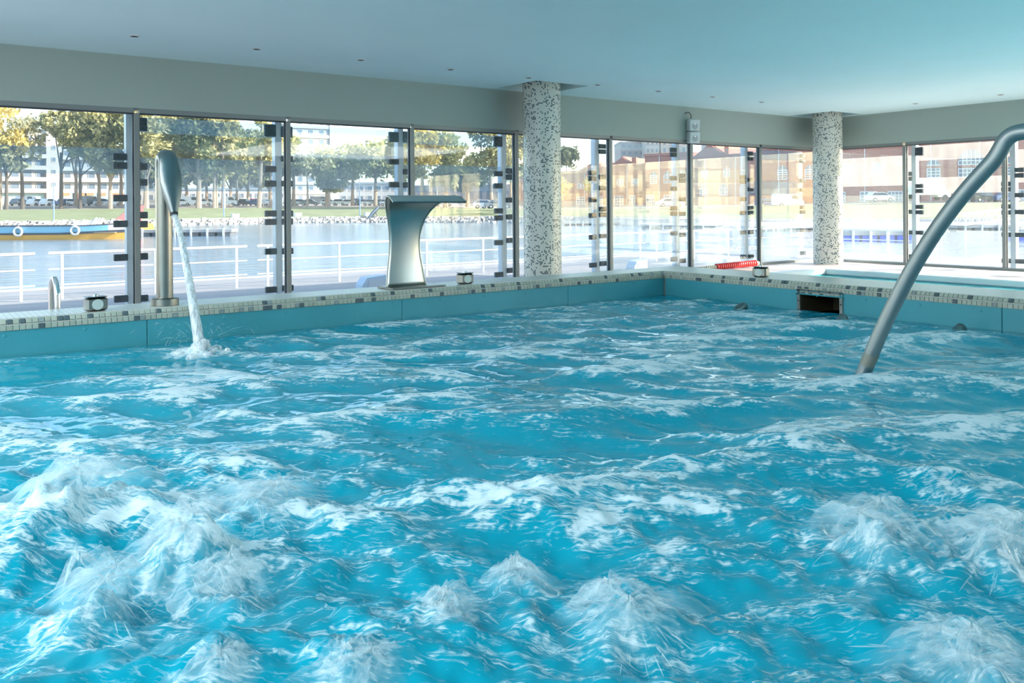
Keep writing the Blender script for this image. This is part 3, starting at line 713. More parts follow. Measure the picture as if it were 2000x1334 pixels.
# ------------------------------------------------------------------ fittings on the rim
# water cannon: round base, upright tube, flattened swan neck that narrows to the nozzle
cx0, cy0 = 1.557, PY + .17
cn = thing('water_cannon', 'tall stainless water cannon with swan-neck nozzle pouring a jet into the pool', 'water cannon', (cx0, cy0, ZRIM))
b = MB(); b.cyl(cx0, cy0, ZRIM, ZRIM + .045, .098, 40).cyl(cx0, cy0, ZRIM + .045, ZRIM + .052, .098, 40, r1=.085)
b.build('base_flange', M['steel'], cn, smooth=True)
ZN = ZRIM + .915
MB().tube([(cx0, cy0, ZRIM + .05), (cx0, cy0, ZRIM + .5), (cx0, cy0, ZN)], .058, 32).build('pipe', M['steel'], cn, smooth=True)
MB().tube([(cx0, cy0, ZN - .004), (cx0, cy0, ZN + .004)], .0595, 32).build('joint_ring', M['steel_dark'], cn, smooth=True)
pts, rd, fl = [], [], []
for k in range(9):                       # the bow over the top
    a = PI * k / 8 * .93; pts.append((cx0, cy0 - .075 + .075 * math.cos(a), ZN + .06 + .085 * math.sin(a))); rd.append(.058 + .005 * k / 8)
    fl.append((1.0 + .10 * k / 8, 1.0 - .25 * k / 8))
pts = [(cx0, cy0, ZN)] + pts; rd = [.058] + rd; fl = [(1, 1)] + fl
e = Vector(pts[-1])
for k, (s, r, fa_, fb_) in enumerate(((.05, .066, 1.15, .70), (.12, .066, 1.18, .66), (.19, .058, 1.15, .66), (.26, .044, 1.05, .72), (.31, .032, 1, .8), (.335, .026, 1, .9))):
    pts.append((cx0 + .012 * s, e.y - .30 * s, e.z - s)); rd.append(r); fl.append((fa_, fb_))
MB().tube(pts, rd, 24, flat=fl).build('neck', M['steel_dark'], cn, smooth=True)
tip = Vector(pts[-1]); dv = (tip - Vector(pts[-2])).normalized()
MB().tube([tip - dv * .004, tip + dv * .018], [.028, .026], 20).build('nozzle_ring', M['rubber'], cn, smooth=True)
# the falling jet
jm = bpy.data.materials.new('jet_water'); jm.use_nodes = True
n_ = jm.node_tree.nodes; l_ = jm.node_tree.links; bs = n_['Principled BSDF']
bs.inputs['Base Color'].default_value = (.88, .91, .93, 1); bs.inputs['Roughness'].default_value = .15
tcn = n_.new('ShaderNodeTexCoord'); mpn = n_.new('ShaderNodeMapping'); mpn.inputs['Scale'].default_value = (60, 60, 1.2)
nz = n_.new('ShaderNodeTexNoise'); nz.inputs['Scale'].default_value = 1; nz.inputs['Detail'].default_value = 4
mrn = n_.new('ShaderNodeMapRange'); mrn.inputs[1].default_value = .35; mrn.inputs[2].default_value = .68; mrn.inputs[3].default_value = .18; mrn.inputs[4].default_value = .9
l_.new(tcn.outputs['Object'], mpn.inputs[0]); l_.new(mpn.outputs[0], nz.inputs['Vector']); l_.new(nz.outputs['Fac'], mrn.inputs[0]); l_.new(mrn.outputs[0], bs.inputs['Alpha'])
S = tip + dv * .012; Epos = Vector((lx, ly, ZWATER + .0))
jt = thing('water_jet', 'clear water jet falling from the cannon nozzle into the pool', 'water jet', Epos)
def jp(u, ox=0, oy=0):
    p = S.lerp(Epos, u); dz = S.z - Epos.z; w = math.sqrt(u) * .45 + u * .55
    p2 = Vector((S.x + (Epos.x - S.x) * w, S.y + (Epos.y - S.y) * (w), S.z - dz * u)); return p2 + Vector((ox, oy, 0))
MB().tube([jp(u / 14) for u in range(15)], [.021 + .016 * (u / 14) ** 1.3 for u in range(15)], 16, cap=False).build('stream', jm, jt, smooth=True)
for k in range(5):
    a = 2 * PI * k / 5 + .4; MB().tube([jp(u / 10, .016 * (.5 + u / 10) * math.cos(a), .016 * (.5 + u / 10) * math.sin(a)) for u in range(11)], [.006 + .006 * u / 10 for u in range(11)], 8, cap=False).build('strand', jm, jt, smooth=True)
sp = MB(); rr = random.Random(5)
for _ in range(190):
    a = rr.uniform(0, 2 * PI); v = rr.uniform(.08, .62); hh = rr.uniform(.03, .26); s = rr.uniform(.1, .8); L = rr.uniform(.04, .11); w = rr.uniform(.0007, .0017); P = []
    for q in range(4):
        u = s + L * q / 3; P.append(Vector((lx + v * u * math.cos(a), ly + v * u * math.sin(a), ZWATER + .01 + hh * 4 * u * (1 - u) * .9)))
    sp.tube(P, [w * .3, w, w, w * .3], 4, cap=False)
tag(sp.build('splash_drops', M['spray'], jt), kind='stuff')
sp = MB()
for _ in range(26):
    a = rr.uniform(0, 2 * PI); r = abs(rr.gauss(0, .09)); q = rr.uniform(.012, .03)
    c = Vector((lx + .02 + r * math.cos(a), ly + r * math.sin(a), water_z(lx + .02 + r * math.cos(a), ly + r * math.sin(a))))
    sp.tube([c + Vector((0, 0, -q)), c, c + Vector((0, 0, q * .7)), c + Vector((0, 0, q))], [q, q * 1.3, q, q * .2], 10, cap=False)
tag(sp.build('froth', jm, jt, smooth=True), kind='stuff')

# curved steel waterfall spout
wx, wy = on_y(797, PY + .17), PY + .17
wf = thing('waterfall_spout', 'wide curved stainless steel waterfall spout standing on the pool rim', 'waterfall spout', (wx, wy, ZRIM))
MB().box(wx - .22, wx + .30, wy - .14, wy + .14, ZRIM, ZRIM + .014, bev=.004).build('base_plate', M['steel'], wf)
ctl = [(0, .012, .19), (.02, .15, .17), (.03, .30, .147), (.022, .45, .147), (-.01, .58, .178), (-.07, .68, .226), (-.16, .742, .276), (-.25, .778, .31), (-.34, .768, .33), (-.42, .728, .342)]
prof = []     # (y offset, z, half width): profile of the blade from foot to lip
for k in range(len(ctl) - 1):
    p0, p1, p2_, p3 = ctl[max(0, k - 1)], ctl[k], ctl[k + 1], ctl[min(len(ctl) - 1, k + 2)]
    for q in (0, .33, .67):
        prof.append(tuple(.5 * (2 * p1[i] + (p2_[i] - p0[i]) * q + (2 * p0[i] - 5 * p1[i] + 4 * p2_[i] - p3[i]) * q * q + (3 * p1[i] - p0[i] - 3 * p2_[i] + p3[i]) * q ** 3) for i in range(3)))
prof.append(ctl[-1])
V = []; f = []; NSEG = 12; T = .012
for (dy, dz, hw) in prof:
    for k in range(NSEG + 1):
        s = -1 + 2 * k / NSEG; V.append((wx + s * hw, wy + dy + .02 * s * s, ZRIM + dz))
npr = len(prof)
for i in range(npr - 1):
    for k in range(NSEG): f.append((i * (NSEG + 1) + k, i * (NSEG + 1) + k + 1, (i + 1) * (NSEG + 1) + k + 1, (i + 1) * (NSEG + 1) + k))
bl = MB().add(V, f).build('blade', M['steel_sheet'], wf, smooth=True)
sm = bl.modifiers.new('thickness', 'SOLIDIFY'); sm.thickness = T; sm.offset = 0
# rolled edge along both sides of the blade, and the lip
for s in (-1, 1):
    MB().tube([(wx + s * hw, wy + dy + .02, ZRIM + dz) for dy, dz, hw in prof], .009, 8).build('rolled_edge', M['steel_sheet'], wf, smooth=True)
dy, dz, hw = prof[-1]
MB().tube([(wx + hw * s / 6, wy + dy + .02 * (s / 6) ** 2, ZRIM + dz) for s in range(-6, 7)], .008, 8).build('lip', M['steel_dark'], wf, smooth=True)

# small steel lamp boxes with a round lens and a button on top
def lamp_box(x, y, rz, label):
    o = thing('lamp_box', label, 'lamp box', (x, y, ZRIM), 'steel lamp boxes on the pool rim'); o.rotation_euler = (0, 0, rz)
    def P(mb, nm, mt, **k):
        q = mb.build(nm, mt, None, off=(0, 0, 0), **k); q.parent = o; return q
    P(MB().box(-.068, .068, -.05, .05, 0, .092, bev=.014), 'housing', M['steel'], smooth=True)
    P(MB().box(-.064, .064, -.046, .046, .092, .098, bev=.003), 'lid', M['steel_dark'])
    kb = P(MB().cyl(0, 0, .098, .106, .022, 20).cyl(0, 0, .106, .112, .015, 20), 'button', M['steel_bright'], smooth=True)
    P(MB().tube([(0, -.05, .045), (0, -.055, .045)], .036, 28), 'lens', M['disc'], smooth=True)
    for sx in (-.05, .05): P(MB().cyl(sx, -.03, .098, .1, .006, 8), 'screw', M['steel_bright'])
lamp_box(on_y(187, PY + .11), PY + .11, .1, 'steel lamp box with round lens left of the water cannon')
lamp_box(on_y(909, PY + .14), PY + .14, -.05, 'steel lamp box with round lens right of the waterfall spout')
lamp_box(PX + .13, on_x(1487, PX + .13), -PI / 2 + .25, 'steel lamp box with round lens on the right rim near the lane rope')

# arched steel tube rising out of the water at the right
TX = 4.4
def tp(px, py):
    a = ray(px); d = TX / a[0]; return (TX, a[1] * d, z_at(px, py, d))
path = [tp(1672, 765), tp(1689, 722), tp(1715, 660), tp(1745, 597), tp(1778, 533), tp(1812, 476), tp(1848, 424), tp(1884, 378), tp(1918, 340), tp(1944, 313), tp(1957, 292), tp(1966, 274), tp(1980, 262), tp(1998, 257), tp(2022, 256)]
yl, zl = path[-1][1], path[-1][2]
path += [(TX, yl - .12, zl - .015), (TX, yl - .2, zl - .08), (TX, yl - .24, zl - .25), (TX, yl - .26, zl - .7), (TX, yl - .27, .3)]
# smooth the path
def smooth(P, it=2):
    for _ in range(it):
        Q = [P[0]]
        for a, c in zip(P[:-1], P[1:]):
            a, c = Vector(a), Vector(c); Q += [tuple(a * .75 + c * .25), tuple(a * .25 + c * .75)]
        P = Q + [P[-1]]
    return P
tb = thing('arched_tube', 'thick arched steel tube rising out of the water at the right', 'tube', (TX, path[0][1], ZWATER - .1))
MB().tube(smooth(path), .040, 24).build('tube', mat('matt_steel', (.36, .37, .36), .42, .9), tb, smooth=True)
w0 = Vector(tp(1693, 712)); w1_ = Vector(tp(1703, 690))
MB().tube([w0, w1_], .0408, 24, cap=False).build('water_mark', mat('limescale_band', (.34, .32, .27), .6, .6), tb, smooth=True)

# ladder handle beyond the rim at the left
hx, hyy = on_y(112, PYo + .55), PYo + .55
hd = thing('ladder_handle', 'chrome ladder handle standing behind the rim at the far left', 'handle', (hx, hyy, 0))
zt = z_at(112, 546, hyy / ray(112)[1])
pp = [(hx, hyy - .02, 0), (hx, hyy - .02, zt - .12)] + [(hx, hyy - .02 + .16 * (1 - math.cos(a)), zt - .12 + .12 * math.sin(a)) for a in (.3, .6, .9, 1.25, 1.57, 1.9, 2.3, 2.7, PI)] + [(hx, hyy + .30, 0)]
MB().tube(pp, .021, 16).build('bent_tube', M['steel_bright'], hd, smooth=True)
for yy in (hyy - .02, hyy + .30): MB().cyl(hx, yy, 0, .012, .045, 20).build('foot_plate', M['steel'], hd, smooth=True)

# red and beige lane rope on the floor
ly0 = 12.52
lr = thing('lane_rope', 'red and beige lane rope lying on the floor below the far windows', 'lane rope', (14.55, ly0, 0))
xa, xb = on_y(1372, ly0), on_y(1476, ly0)
MB().tube([(xa - .1, ly0, .07), (xb + .05, ly0, .10)], .012, 8).build('cable', M['steel'], lr)
nd = 27
fm = {}
for k in range(nd):
    x = xa + (xb - xa) * k / (nd - 1); big_ = k >= 7; r = .075 if big_ else .045
    key = (big_)
    if key not in fm:
        fm[key] = MB().tube([(-.026, 0, 0), (-.02, 0, 0), (0, 0, 0), (.02, 0, 0), (.026, 0, 0)], [r * .6, r * .93, r, r * .93, r * .6], 14).mesh('float_disc', M['red'] if big_ else M['beige'], smooth=True)
    inst(fm[key], 'float_disc', lr, (x - 14.55, 0, .075 + .03 * k / nd))
MB().tube([(xb + .03, ly0, .1), (xb + .11, ly0, .1)], .05, 12).build('end_float', M['beige'], lr, smooth=True)

# loudspeakers on the fascia
sx_, sY = on_y(1357, D - .2), D - .2
spk = thing('loudspeaker_pair', 'two white box loudspeakers, one above the other, on the window band', 'loudspeaker', (sx_, sY, ZH))
def spk_box(z0, z1, tilt, ang):
    q = MB().box(-.12, .12, -.1, .1, z0 - (z0 + z1) / 2, z1 - (z0 + z1) / 2, bev=.02).build('cabinet', M['white_plastic'], spk, off=(0, 0, 0), smooth=True)
    q.location = (0, 0, (z0 + z1) / 2 - ZH); q.rotation_euler = (tilt, 0, ang)
    g = MB().tube([(0, -.101, -.02), (0, -.104, -.02)], .07, 20).build('grille', mat('speaker_grille', (.5, .52, .53), .6), q, off=(0, 0, 0)); 
    MB().tube([(0, -.104, .03), (0, -.107, .03)], .012, 12).build('badge', M['steel_bright'], q, off=(0, 0, 0))
zs = lambda py: z_at(1357, py, sY / ray(1357)[1])
spk_box(zs(256), zs(233), .12, -.45); spk_box(zs(280), zs(257), .12, -.45)
MB().box(sx_ - .03, sx_ + .03, sY + .05, D - .06, zs(262), zs(240)).build('bracket', M['steel_dark'], spk)
MB().tube([(sx_ - .05, sY + .02, zs(232)), (sx_ - .05, sY + .02, zs(224)), (sx_ - .09, sY + .06, zs(219)), (sx_ - .13, D - .07, zs(221))], .009, 8).build('cable', M['rubber'], spk, smooth=True)

# recessed ceiling spots
sl = []
for k in range(10): sl.append((.88 + 1.57 * k, 11.42))
for k in range(4): sl.append((18.15, 9.73 - 1.77 * k))
for k, (x, y) in enumerate(sl):
    wall_ = k < 10
    lab = ('%s recessed ceiling spot from the left in the riverside row' % ORD[k]) if wall_ else ('%s recessed ceiling spot from the farther column along the right wall' % ORD[k - 10])
    o = thing('ceiling_spot', lab, 'ceiling light', (x, y, ZC), 'recessed ceiling spots')
    MB().cyl(x, y, ZC - .012, ZC, .062, 24, r1=.07).build('bezel', M['white_plastic'], o, smooth=True)
    MB().cyl(x, y, ZC - .014, ZC - .011, .045, 20).build('lamp', M['clip'], o)

# ================================================================== OUTSIDE
def plank_mat(name, c1, c2, w):
    m = mat(name, c1, .6); n = m.node_tree.nodes; l = m.node_tree.links
    tc = n.new('ShaderNodeTexCoord'); br = n.new('ShaderNodeTexBrick'); br.offset = .5
    br.inputs['Scale'].default_value = 1; br.inputs['Brick Width'].default_value = 3.0; br.inputs['Row Height'].default_value = w
    br.inputs['Mortar Size'].default_value = .012; br.inputs['Color1'].default_value = (*c1, 1); br.inputs['Color2'].default_value = (*c2, 1); br.inputs['Mortar'].default_value = (.16, .14, .13, 1)
    l.new(tc.outputs['Object'], br.inputs['Vector']); l.new(br.outputs['Color'], n['Principled BSDF'].inputs['Base Color']); return m
b = MB().box(-14, EX + 6.5, D + .55, 18.6, DECK - .25, DECK)
b.box(EX + .55, EX + 6.5, -14, D + .55, DECK - .25, DECK)
tag(b.build('terrace_floor', mat('pale_terrace_paving', (0.236, 0.223, 0.211), .6, noise=(.8, .08))), 'pale paved terrace outside the glass walls', 'terrace', kind='structure')
b = MB().box(-14, EX + 10, 18.6, 22.4, DECK - .3, DECK - .002)
b.box(EX + 6.5, EX + 10, -14, 18.6, DECK - .3, DECK - .002)
tag(b.build('boardwalk', plank_mat('weathered_planks', (.32, .29, .27), (.27, .25, .24), .14)), 'weathered plank boardwalk along the river', 'boardwalk', kind='structure')
tag(MB().box(-14, EX + 10, 22.4, 22.55, DECK - .6, DECK + .03).build('boardwalk_kerb', M['white_rail']), 'white edge beam of the boardwalk at the water', 'kerb', kind='structure')
tag(MB().box(-14, EX + .05, D + .09, D + .55, -.42, -.02).build('window_ledge', M['post']), 'metal ledge outside the riverside windows', 'ledge', kind='structure')
tag(MB().box(EX + .09, EX + .55, Y0, D + .09, -.42, -.02).build('window_ledge', M['post']), 'metal ledge outside the right wall windows', 'ledge', kind='structure')

# railing sections
RY = 19.8
post_me = MB().box(-.025, .025, -.025, .025, 0, .95).mesh('post', M['white_rail'])
def railing(u0, axis, label, posts=(.25, 2.1, 3.9), L=4.15):
    loc = (u0, RY, DECK) if axis == 'x' else (EX + 7.4, u0, DECK)
    o = thing('railing_section', label, 'railing', loc, 'white boardwalk railing sections')
    def bar(z, r, a, c): 
        p, q = ((a, 0, z), (c, 0, z)) if axis == 'x' else ((0, -a, z), (0, -c, z))
        return MB().tube([p, q], r, 8)
    bar(.965, .032, 0, L).build('top_rail', M['white_rail'], o, off=(0, 0, 0), smooth=True)
    for z in (.63, .30): bar(z, .018, 0, L).build('mid_rail', M['white_rail'], o, off=(0, 0, 0), smooth=True)
    for p in posts: inst(post_me, 'post', o, (p, 0, 0) if axis == 'x' else (0, -p, 0))
rl = ['cut by the left picture edge', 'behind the water cannon', 'left of the waterfall spout', 'right of the waterfall spout', 'behind the nearer mosaic column',
      'seen left of the loudspeakers', 'near the far corner of the glass walls']
for k in range(7):
    railing(-1.85 + 4.4 * k, 'x', 'white metal railing section on the boardwalk, ' + rl[k])
rl2 = ['beside the farther mosaic column', 'behind the rising steel tube', 'at the right picture edge', 'beyond the right picture edge']
for k in range(4):
    railing(17.5 - 4.4 * k, 'y', 'white metal railing section outside the right wall, ' + rl2[k])

# grey floodlight boxes on the terrace
def floor_box(px, py, w, label):
    zb = DECK; d = (EYE - zb) * F / (py - hor(px)); x, y = at_d(px, d)
    o = thing('terrace_box', label, 'box', (x, y, zb), 'sloped boxes on the terrace')
    MB().prism([(x - w / 2, zb), (x + w / 2, zb), (x + w / 2, zb + .30), (x - w * .3, zb + .26), (x - w / 2, zb + .1)], y - .15, y + .2).build('housing', mat('blue_grey_plastic', (.45, .55, .66), .5), o)
    MB().box(x - w * .25, x + w * .45, y - .16, y - .15, zb + .04, zb + .2).build('front_panel', M['post'], o)
floor_box(727, 563, .62, 'blue-grey sloped box on the terrace left of the waterfall spout')
floor_box(1246, 527, .52, 'blue-grey sloped box on the terrace right of the nearer column')

# river
def river_mat():
    m = mat('river_water', (.14, .19, .24), .14, spec=.5); n = m.node_tree.nodes; l = m.node_tree.links
    tc = n.new('ShaderNodeTexCoord'); mp = n.new('ShaderNodeMapping'); mp.inputs['Rotation'].default_value = (0, 0, YAW); mp.inputs['Scale'].default_value = (.5, 1.6, 1)
    tx = n.new('ShaderNodeTexNoise'); tx.inputs['Scale'].default_value = 1.0; tx.inputs['Detail'].default_value = 5
    bp = n.new('ShaderNodeBump'); bp.inputs['Strength'].default_value = .8; bp.inputs['Distance'].default_value = .15
    l.new(tc.outputs['Object'], mp.inputs[0]); l.new(mp.outputs[0], tx.inputs['Vector']); l.new(tx.outputs['Fac'], bp.inputs['Height']); l.new(bp.outputs[0], n['Principled BSDF'].inputs['Normal'])
    return m
tag(MB().box(-150, 260, -120, 260, RIVER - .5, RIVER).build('river', river_mat()), 'broad grey-blue river beyond the boardwalk', 'river', kind='stuff')

# far bank: a strip that follows the water line
BANK = [(-900, 90), (-400, 104), (0, 114), (280, 121), (566, 138), (755, 138), (1107, 122), (1250, 100), (1400, 90), (1700, 85), (2000, 80), (2500, 74), (3300, 74)]
def bank_d(px): return float(np.interp(px, [p for p, _ in BANK], [d for _, d in BANK]))
def lawn_top(px): return float(np.interp(px, [0, 700, 1100, 1700], [EYE - .05, EYE - .1, EYE - .75, EYE - .1]))
def park_z(px): return float(np.interp(px, [0, 700, 1100, 1700], [EYE + .75, EYE + .3, EYE - .5, EYE + .35]))
LW = lambda px: float(np.interp(px, [0, 755, 1107, 1400, 2000], [44, 34, 34, 44, 42]))
def strip(prof, name, mt, label, cat, kind='structure', rough=0):
    b = MB(); rows = []; rr = random.Random(3)
    pxs = []
    for (a, _), (c, _) in zip(BANK[:-1], BANK[1:]):
        m_ = 6 if -900 < a and c < 2500 else 2
        pxs += [a + (c - a) * i / m_ for i in range(m_)]
    pxs.append(BANK[-1][0])
    for px in pxs:
        d0 = bank_d(px); row = []
        for off, z in prof(px):
            x, y = at_d(px, d0 + off); row.append((x, y, z + (rr.uniform(-rough, rough) if rough else 0)))
        rows.append(row)
    n = len(rows[0])
    for i in range(len(rows) - 1):
        for j in range(n - 1): b.quad(rows[i][j], rows[i + 1][j], rows[i + 1][j + 1], rows[i][j + 1])
    return tag(b.build(name, mt), label, cat, kind=kind)
strip(lambda px: [(0, RIVER - .4), (.6, RIVER), (3, EYE - 1.95), (3.2, EYE - 1.7), (5.2, EYE - 1.66)], 'far_embankment', mat('pale_stone_bank', (0.375, 0.345, 0.315), .8, noise=(1.5, .2)), 'pale stone embankment along the far side of the river', 'embankment')
strip(lambda px: [(5.2, EYE - 1.66), (5.3, EYE - 1.6), (LW(px) * .5, EYE - 1.6 + (lawn_top(px) - EYE + 1.6) * .55), (LW(px), lawn_top(px))], 'far_lawn', mat('lawn', (0.194, 0.209, 0.094), .9, noise=(.35, .2)), 'green lawn on the far river bank', 'lawn')
strip(lambda px: [(LW(px), lawn_top(px)), (LW(px) + 8, lawn_top(px) + .12), (LW(px) + 12, park_z(px) - .1), (LW(px) + 30, park_z(px)), (LW(px) + 60, park_z(px) + .7), (420, park_z(px) + 2)], 'far_car_park', mat('sandy_gravel', (0.330, 0.270, 0.210), .9, noise=(.2, .15)), 'sandy car park and street behind the far lawn', 'ground')
# rocks of the embankment
rk = MB(); rr = random.Random(9)
for _ in range(1500):
    px = rr.uniform(-60, 1120); off = rr.uniform(.3, 3.2); d = bank_d(px) + off; x, y = at_d(px, d); z = RIVER + (off - .3) / 2.9 * (EYE - 1.8 - RIVER); s = rr.uniform(.12, .42)
    V = [(x + s * (dx + rr.uniform(-.3, .3)), y + s * (dy + rr.uniform(-.3, .3)), z + s * (dz * .7 + rr.uniform(-.2, .2))) for dx, dy, dz in ((-1, -1, -1), (1, -1, -1), (1, 1, -1), (-1, 1, -1), (-.7, -.7, 1), (.7, -.7, 1), (.7, .7, 1), (-.7, .7, 1))]
    rk.add(V, [(3, 2, 1, 0), (4, 5, 6, 7), (0, 1, 5, 4), (1, 2, 6, 5), (2, 3, 7, 6), (3, 0, 4, 7)])
tag(rk.build('bank_rocks', island_mat('bank_rock', (.22, .20, .18), (.48, .44, .40), .9)), 'loose pale rocks heaped along the far water line', 'rocks', kind='stuff')
# white stone blocks on the bank
for px, lab in ((583, 'white stone block on the far bank, left of the blue post'), (720, 'white stone block on the far bank by the leaning sculpture'), (461, 'white stone block on the far bank behind the pontoon')):
    x, y = at_d(px, bank_d(px) + 6); o = thing('stone_block', lab, 'stone block', (x, y, EYE - 1.62), 'white blocks on the bank')
    MB().box(x - .6, x + .6, y - .4, y + .4, EYE - 1.7, EYE - 1.1, bev=.08).build('body', M['white_rail'], o); MB().box(x - .66, x + .66, y - .46, y + .46, EYE - 1.1, EYE - .98, bev=.03).build('cap', M['white_rail'], o)
# leaning sculpture
px = 733; x, y = at_d(px, bank_d(px) + 2.5); zb = EYE - 2.2
sc = thing('bank_sculpture', 'dark leaning sculpture on the rocks of the far bank', 'sculpture', (x, y, zb))
MB().tube([(x - 1.2, y, zb), (x - .5, y, zb + .9), (x + .4, y, zb + 1.7), (x + .9, y, zb + 2.2)], [.25, .34, .32, .14], 8).build('torso', M['steel_dark'], sc, smooth=True)
MB().tube([(x + .9, y, zb + 2.2), (x + 1.0, y, zb + 2.6), (x + 1.02, y, zb + 2.9)], [.12, .26, .05], 8).build('head', M['steel_dark'], sc, smooth=True)
MB().tube([(x + .2, y, zb + 1.5), (x + .5, y, zb + .7), (x + .3, y, zb)], [.16, .12, .1], 6).build('prop', M['steel_dark'], sc)

# ------------------------------------------------------------------ boat
bd = 72.5
bl_, br_ = at_d(-90, bd), at_d(272, bd); ax = (Vector((*br_, 0)) - Vector((*bl_, 0))); BL = ax.length; ax.normalize(); side = Vector((-ax.y, ax.x, 0))
boat = thing('river_boat', 'long wooden river boat with light blue topsides and orange hull', 'boat', (*bl_, RIVER))
boat.rotation_euler = (0, 0, math.atan2(ax.y, ax.x))
M['boat_orange'] = mat('orange_hull', (0.640, 0.336, 0.056), .4); M['boat_blue'] = mat('light_blue_topside', (0.200, 0.448, 0.592), .4); M['boat_dark'] = mat('dark_rub_rail', (.06, .06, .08), .5); M['boat_white'] = mat('white_bow_panel', (0.562, 0.540, 0.525), .4)
def bsec(u):                    # half width, keel z, gunwale z along the boat
    w = 1.25 * min(1, (u + .03) * 4) ** .6 * max(.02, 1 - max(0, (u - .6) / .42) ** 2.2); g = 1.12 + 2.0 * max(0, u - .7) ** 1.6 + .3 * max(0, .12 - u) * 6
    return w, g
def bband(lo, hi, u0, u1, out=0.0):
    V = []; f = []; NU = 28
    for i in range(NU + 1):
        u = u0 + (u1 - u0) * i / NU; w, g = bsec(u)
        for q in (lo(u), hi(u)):
            for s in (-1, 1): V.append((u * BL, s * (w * (.78 + .22 * q / max(g, .1)) + out), q))
    for i in range(NU):
        a = i * 4
        for k in (0, 1): f.append((a + k, a + 4 + k, a + 6 + k, a + 2 + k))
    return MB().add(V, f)
gw = lambda u: bsec(u)[1]
def bp_(mb, nm, mt, **k): q = mb.build(nm, mt, None, off=(0, 0, 0), **k); q.parent = boat; return q
def solid(q, t=.05): m_ = q.modifiers.new('thickness', 'SOLIDIFY'); m_.thickness = t; return q
solid(bp_(bband(lambda u: -.2, lambda u: .42 + .5 * max(0, u - .62), 0, 1), 'hull', M['boat_orange']))
solid(bp_(bband(lambda u: .42 + .5 * max(0, u - .62), lambda u: .58 + .75 * max(0, u - .62), 0, 1, .03), 'rub_rail', M['boat_dark']))
solid(bp_(bband(lambda u: .58 + .75 * max(0, u - .62), lambda u: gw(u), 0, .86, .01), 'topside', M['boat_blue']))
solid(bp_(bband(lambda u: .58 + .75 * max(0, u - .62), lambda u: gw(u), .86, 1.0, .01), 'bow_panel', M['boat_white']))
solid(bp_(bband(lambda u: gw(u), lambda u: gw(u) + .09, 0, 1, .03), 'gunwale', M['boat_dark']))
bp_(MB().box(BL * .03, BL * .9, -.95, .95, .55, .6), 'deck', mat('boat_deck_wood', (.38, .28, .18), .6))
bp_(MB().box(BL * .33, BL * .35, -.25, .25, .6, .95), 'bench', M['boat_white'])
for u, zz in ((.40, .72), (.70, .78)):
    w, g = bsec(u); ring = [(u * BL + .34 * math.cos(a), -(w + .12), zz + .34 * math.sin(a)) for a in [2 * PI * k / 16 for k in range(17)]]
    q = bp_(MB().tube(ring, .1, 8, cap=False), 'tyre_fender', mat('white_fender', (.62, .62, .63), .6), smooth=True)
    t_ = MB().tube([(u * BL, -(w + .1), zz + .34), (u * BL, -(w + .05), g + .1)], .02, 6).build('rope', M['beige'], None, off=(0, 0, 0)); t_.parent = q
# heap of rolled tarpaulin and life rings on the boat
tp_ = MB(); rr = random.Random(4)
for k in range(9):
    u = .665 + .017 * k; tp_.tube([(u * BL, -.7, 1.1), (u * BL + .1, 0, 1.55 + rr.uniform(-.15, .2)), (u * BL, .7, 1.1)], .16, 8)
bp_(tp_, 'rolled_awning', mat('cream_canvas', (0.540, 0.495, 0.450), .8, noise=(3, .25)), smooth=True)
bp_(MB().tube([(BL * .985, 0, 1.3), (BL * 1.0, 0, 2.0), (BL * .985, 0, 2.55)], [.22, .16, .06], 8), 'stem_post', M['boat_white'], smooth=True)
# second prow behind the mullion
bx_, by_ = at_d(256, 78); pr = thing('painted_prow', 'red and orange painted prow of another boat behind the window post', 'prow', (bx_, by_, RIVER))
MB().prism([(bx_ - 1.3, RIVER + 1.6), (bx_ - .4, RIVER + 1.5), (bx_ + .9, RIVER + 1.3), (bx_ + 1.2, RIVER + 2.9), (bx_ + .2, RIVER + 2.75)], by_ - .15, by_ + .15).build('painted_board', mat('red_paint', (.70, .10, .10), .5), pr)
MB().prism([(bx_ - 1.5, RIVER - .2), (bx_ + 2.2, RIVER - .2), (bx_ + 1.9, RIVER + 1.2), (bx_ - 1.2, RIVER + 1.4)], by_ - .5, by_ + .5).build('hull', M['boat_orange'], pr)

# pontoons
def pontoon(px0, px1, d, h, mt, label, nblk=5, gangway=False):
    a, c = Vector((*at_d(px0, d), 0)), Vector((*at_d(px1, d), 0)); L = (c - a).length; an = math.atan2((c - a).y, (c - a).x)
    o = thing('pontoon', label, 'pontoon', (a.x, a.y, RIVER), 'floating pontoons'); o.rotation_euler = (0, 0, an)
    def P(mb, nm, m_): q = mb.build(nm, m_, None, off=(0, 0, 0)); q.parent = o; return q
    P(MB().box(0, L, -.9, .9, h * .55, h), 'walkway', mat('grey_walkway', (.34, .33, .33), .7))
    for k in range(nblk):
        P(MB().box(L * (k + .08) / nblk, L * (k + .92) / nblk, -.85, .85, -.3, h * .55, bev=.05), 'float', mt)
        P(MB().box(L * (k + .5) / nblk - .08, L * (k + .5) / nblk + .08, -1.0, -.85, -.3, h + .12), 'bumper', M['white_rail'])
    return o
M['float_dark'] = mat('dark_float', (.10, .10, .11), .7); M['float_blue'] = mat('blue_float', (.05, .10, .62), .5)
pontoon(272, 460, 79, .62, M['float_dark'], 'dark floating pontoon right of the river boat', 6)
pontoon(1102, 1250, 108, .5, M['float_dark'], 'dark low pontoon in front of the far wall, left part', 6)
pontoon(1255, 1410, 92, .5, M['float_dark'], 'dark low pontoon in front of the far wall, middle part', 6)
pontoon(1480, 1600, 80, .45, M['float_dark'], 'dark low pontoon beside the farther column', 5)
pontoon(1640, 1775, 58, .75, M['float_blue'], 'pontoon on bright blue floats right of the farther column', 4)
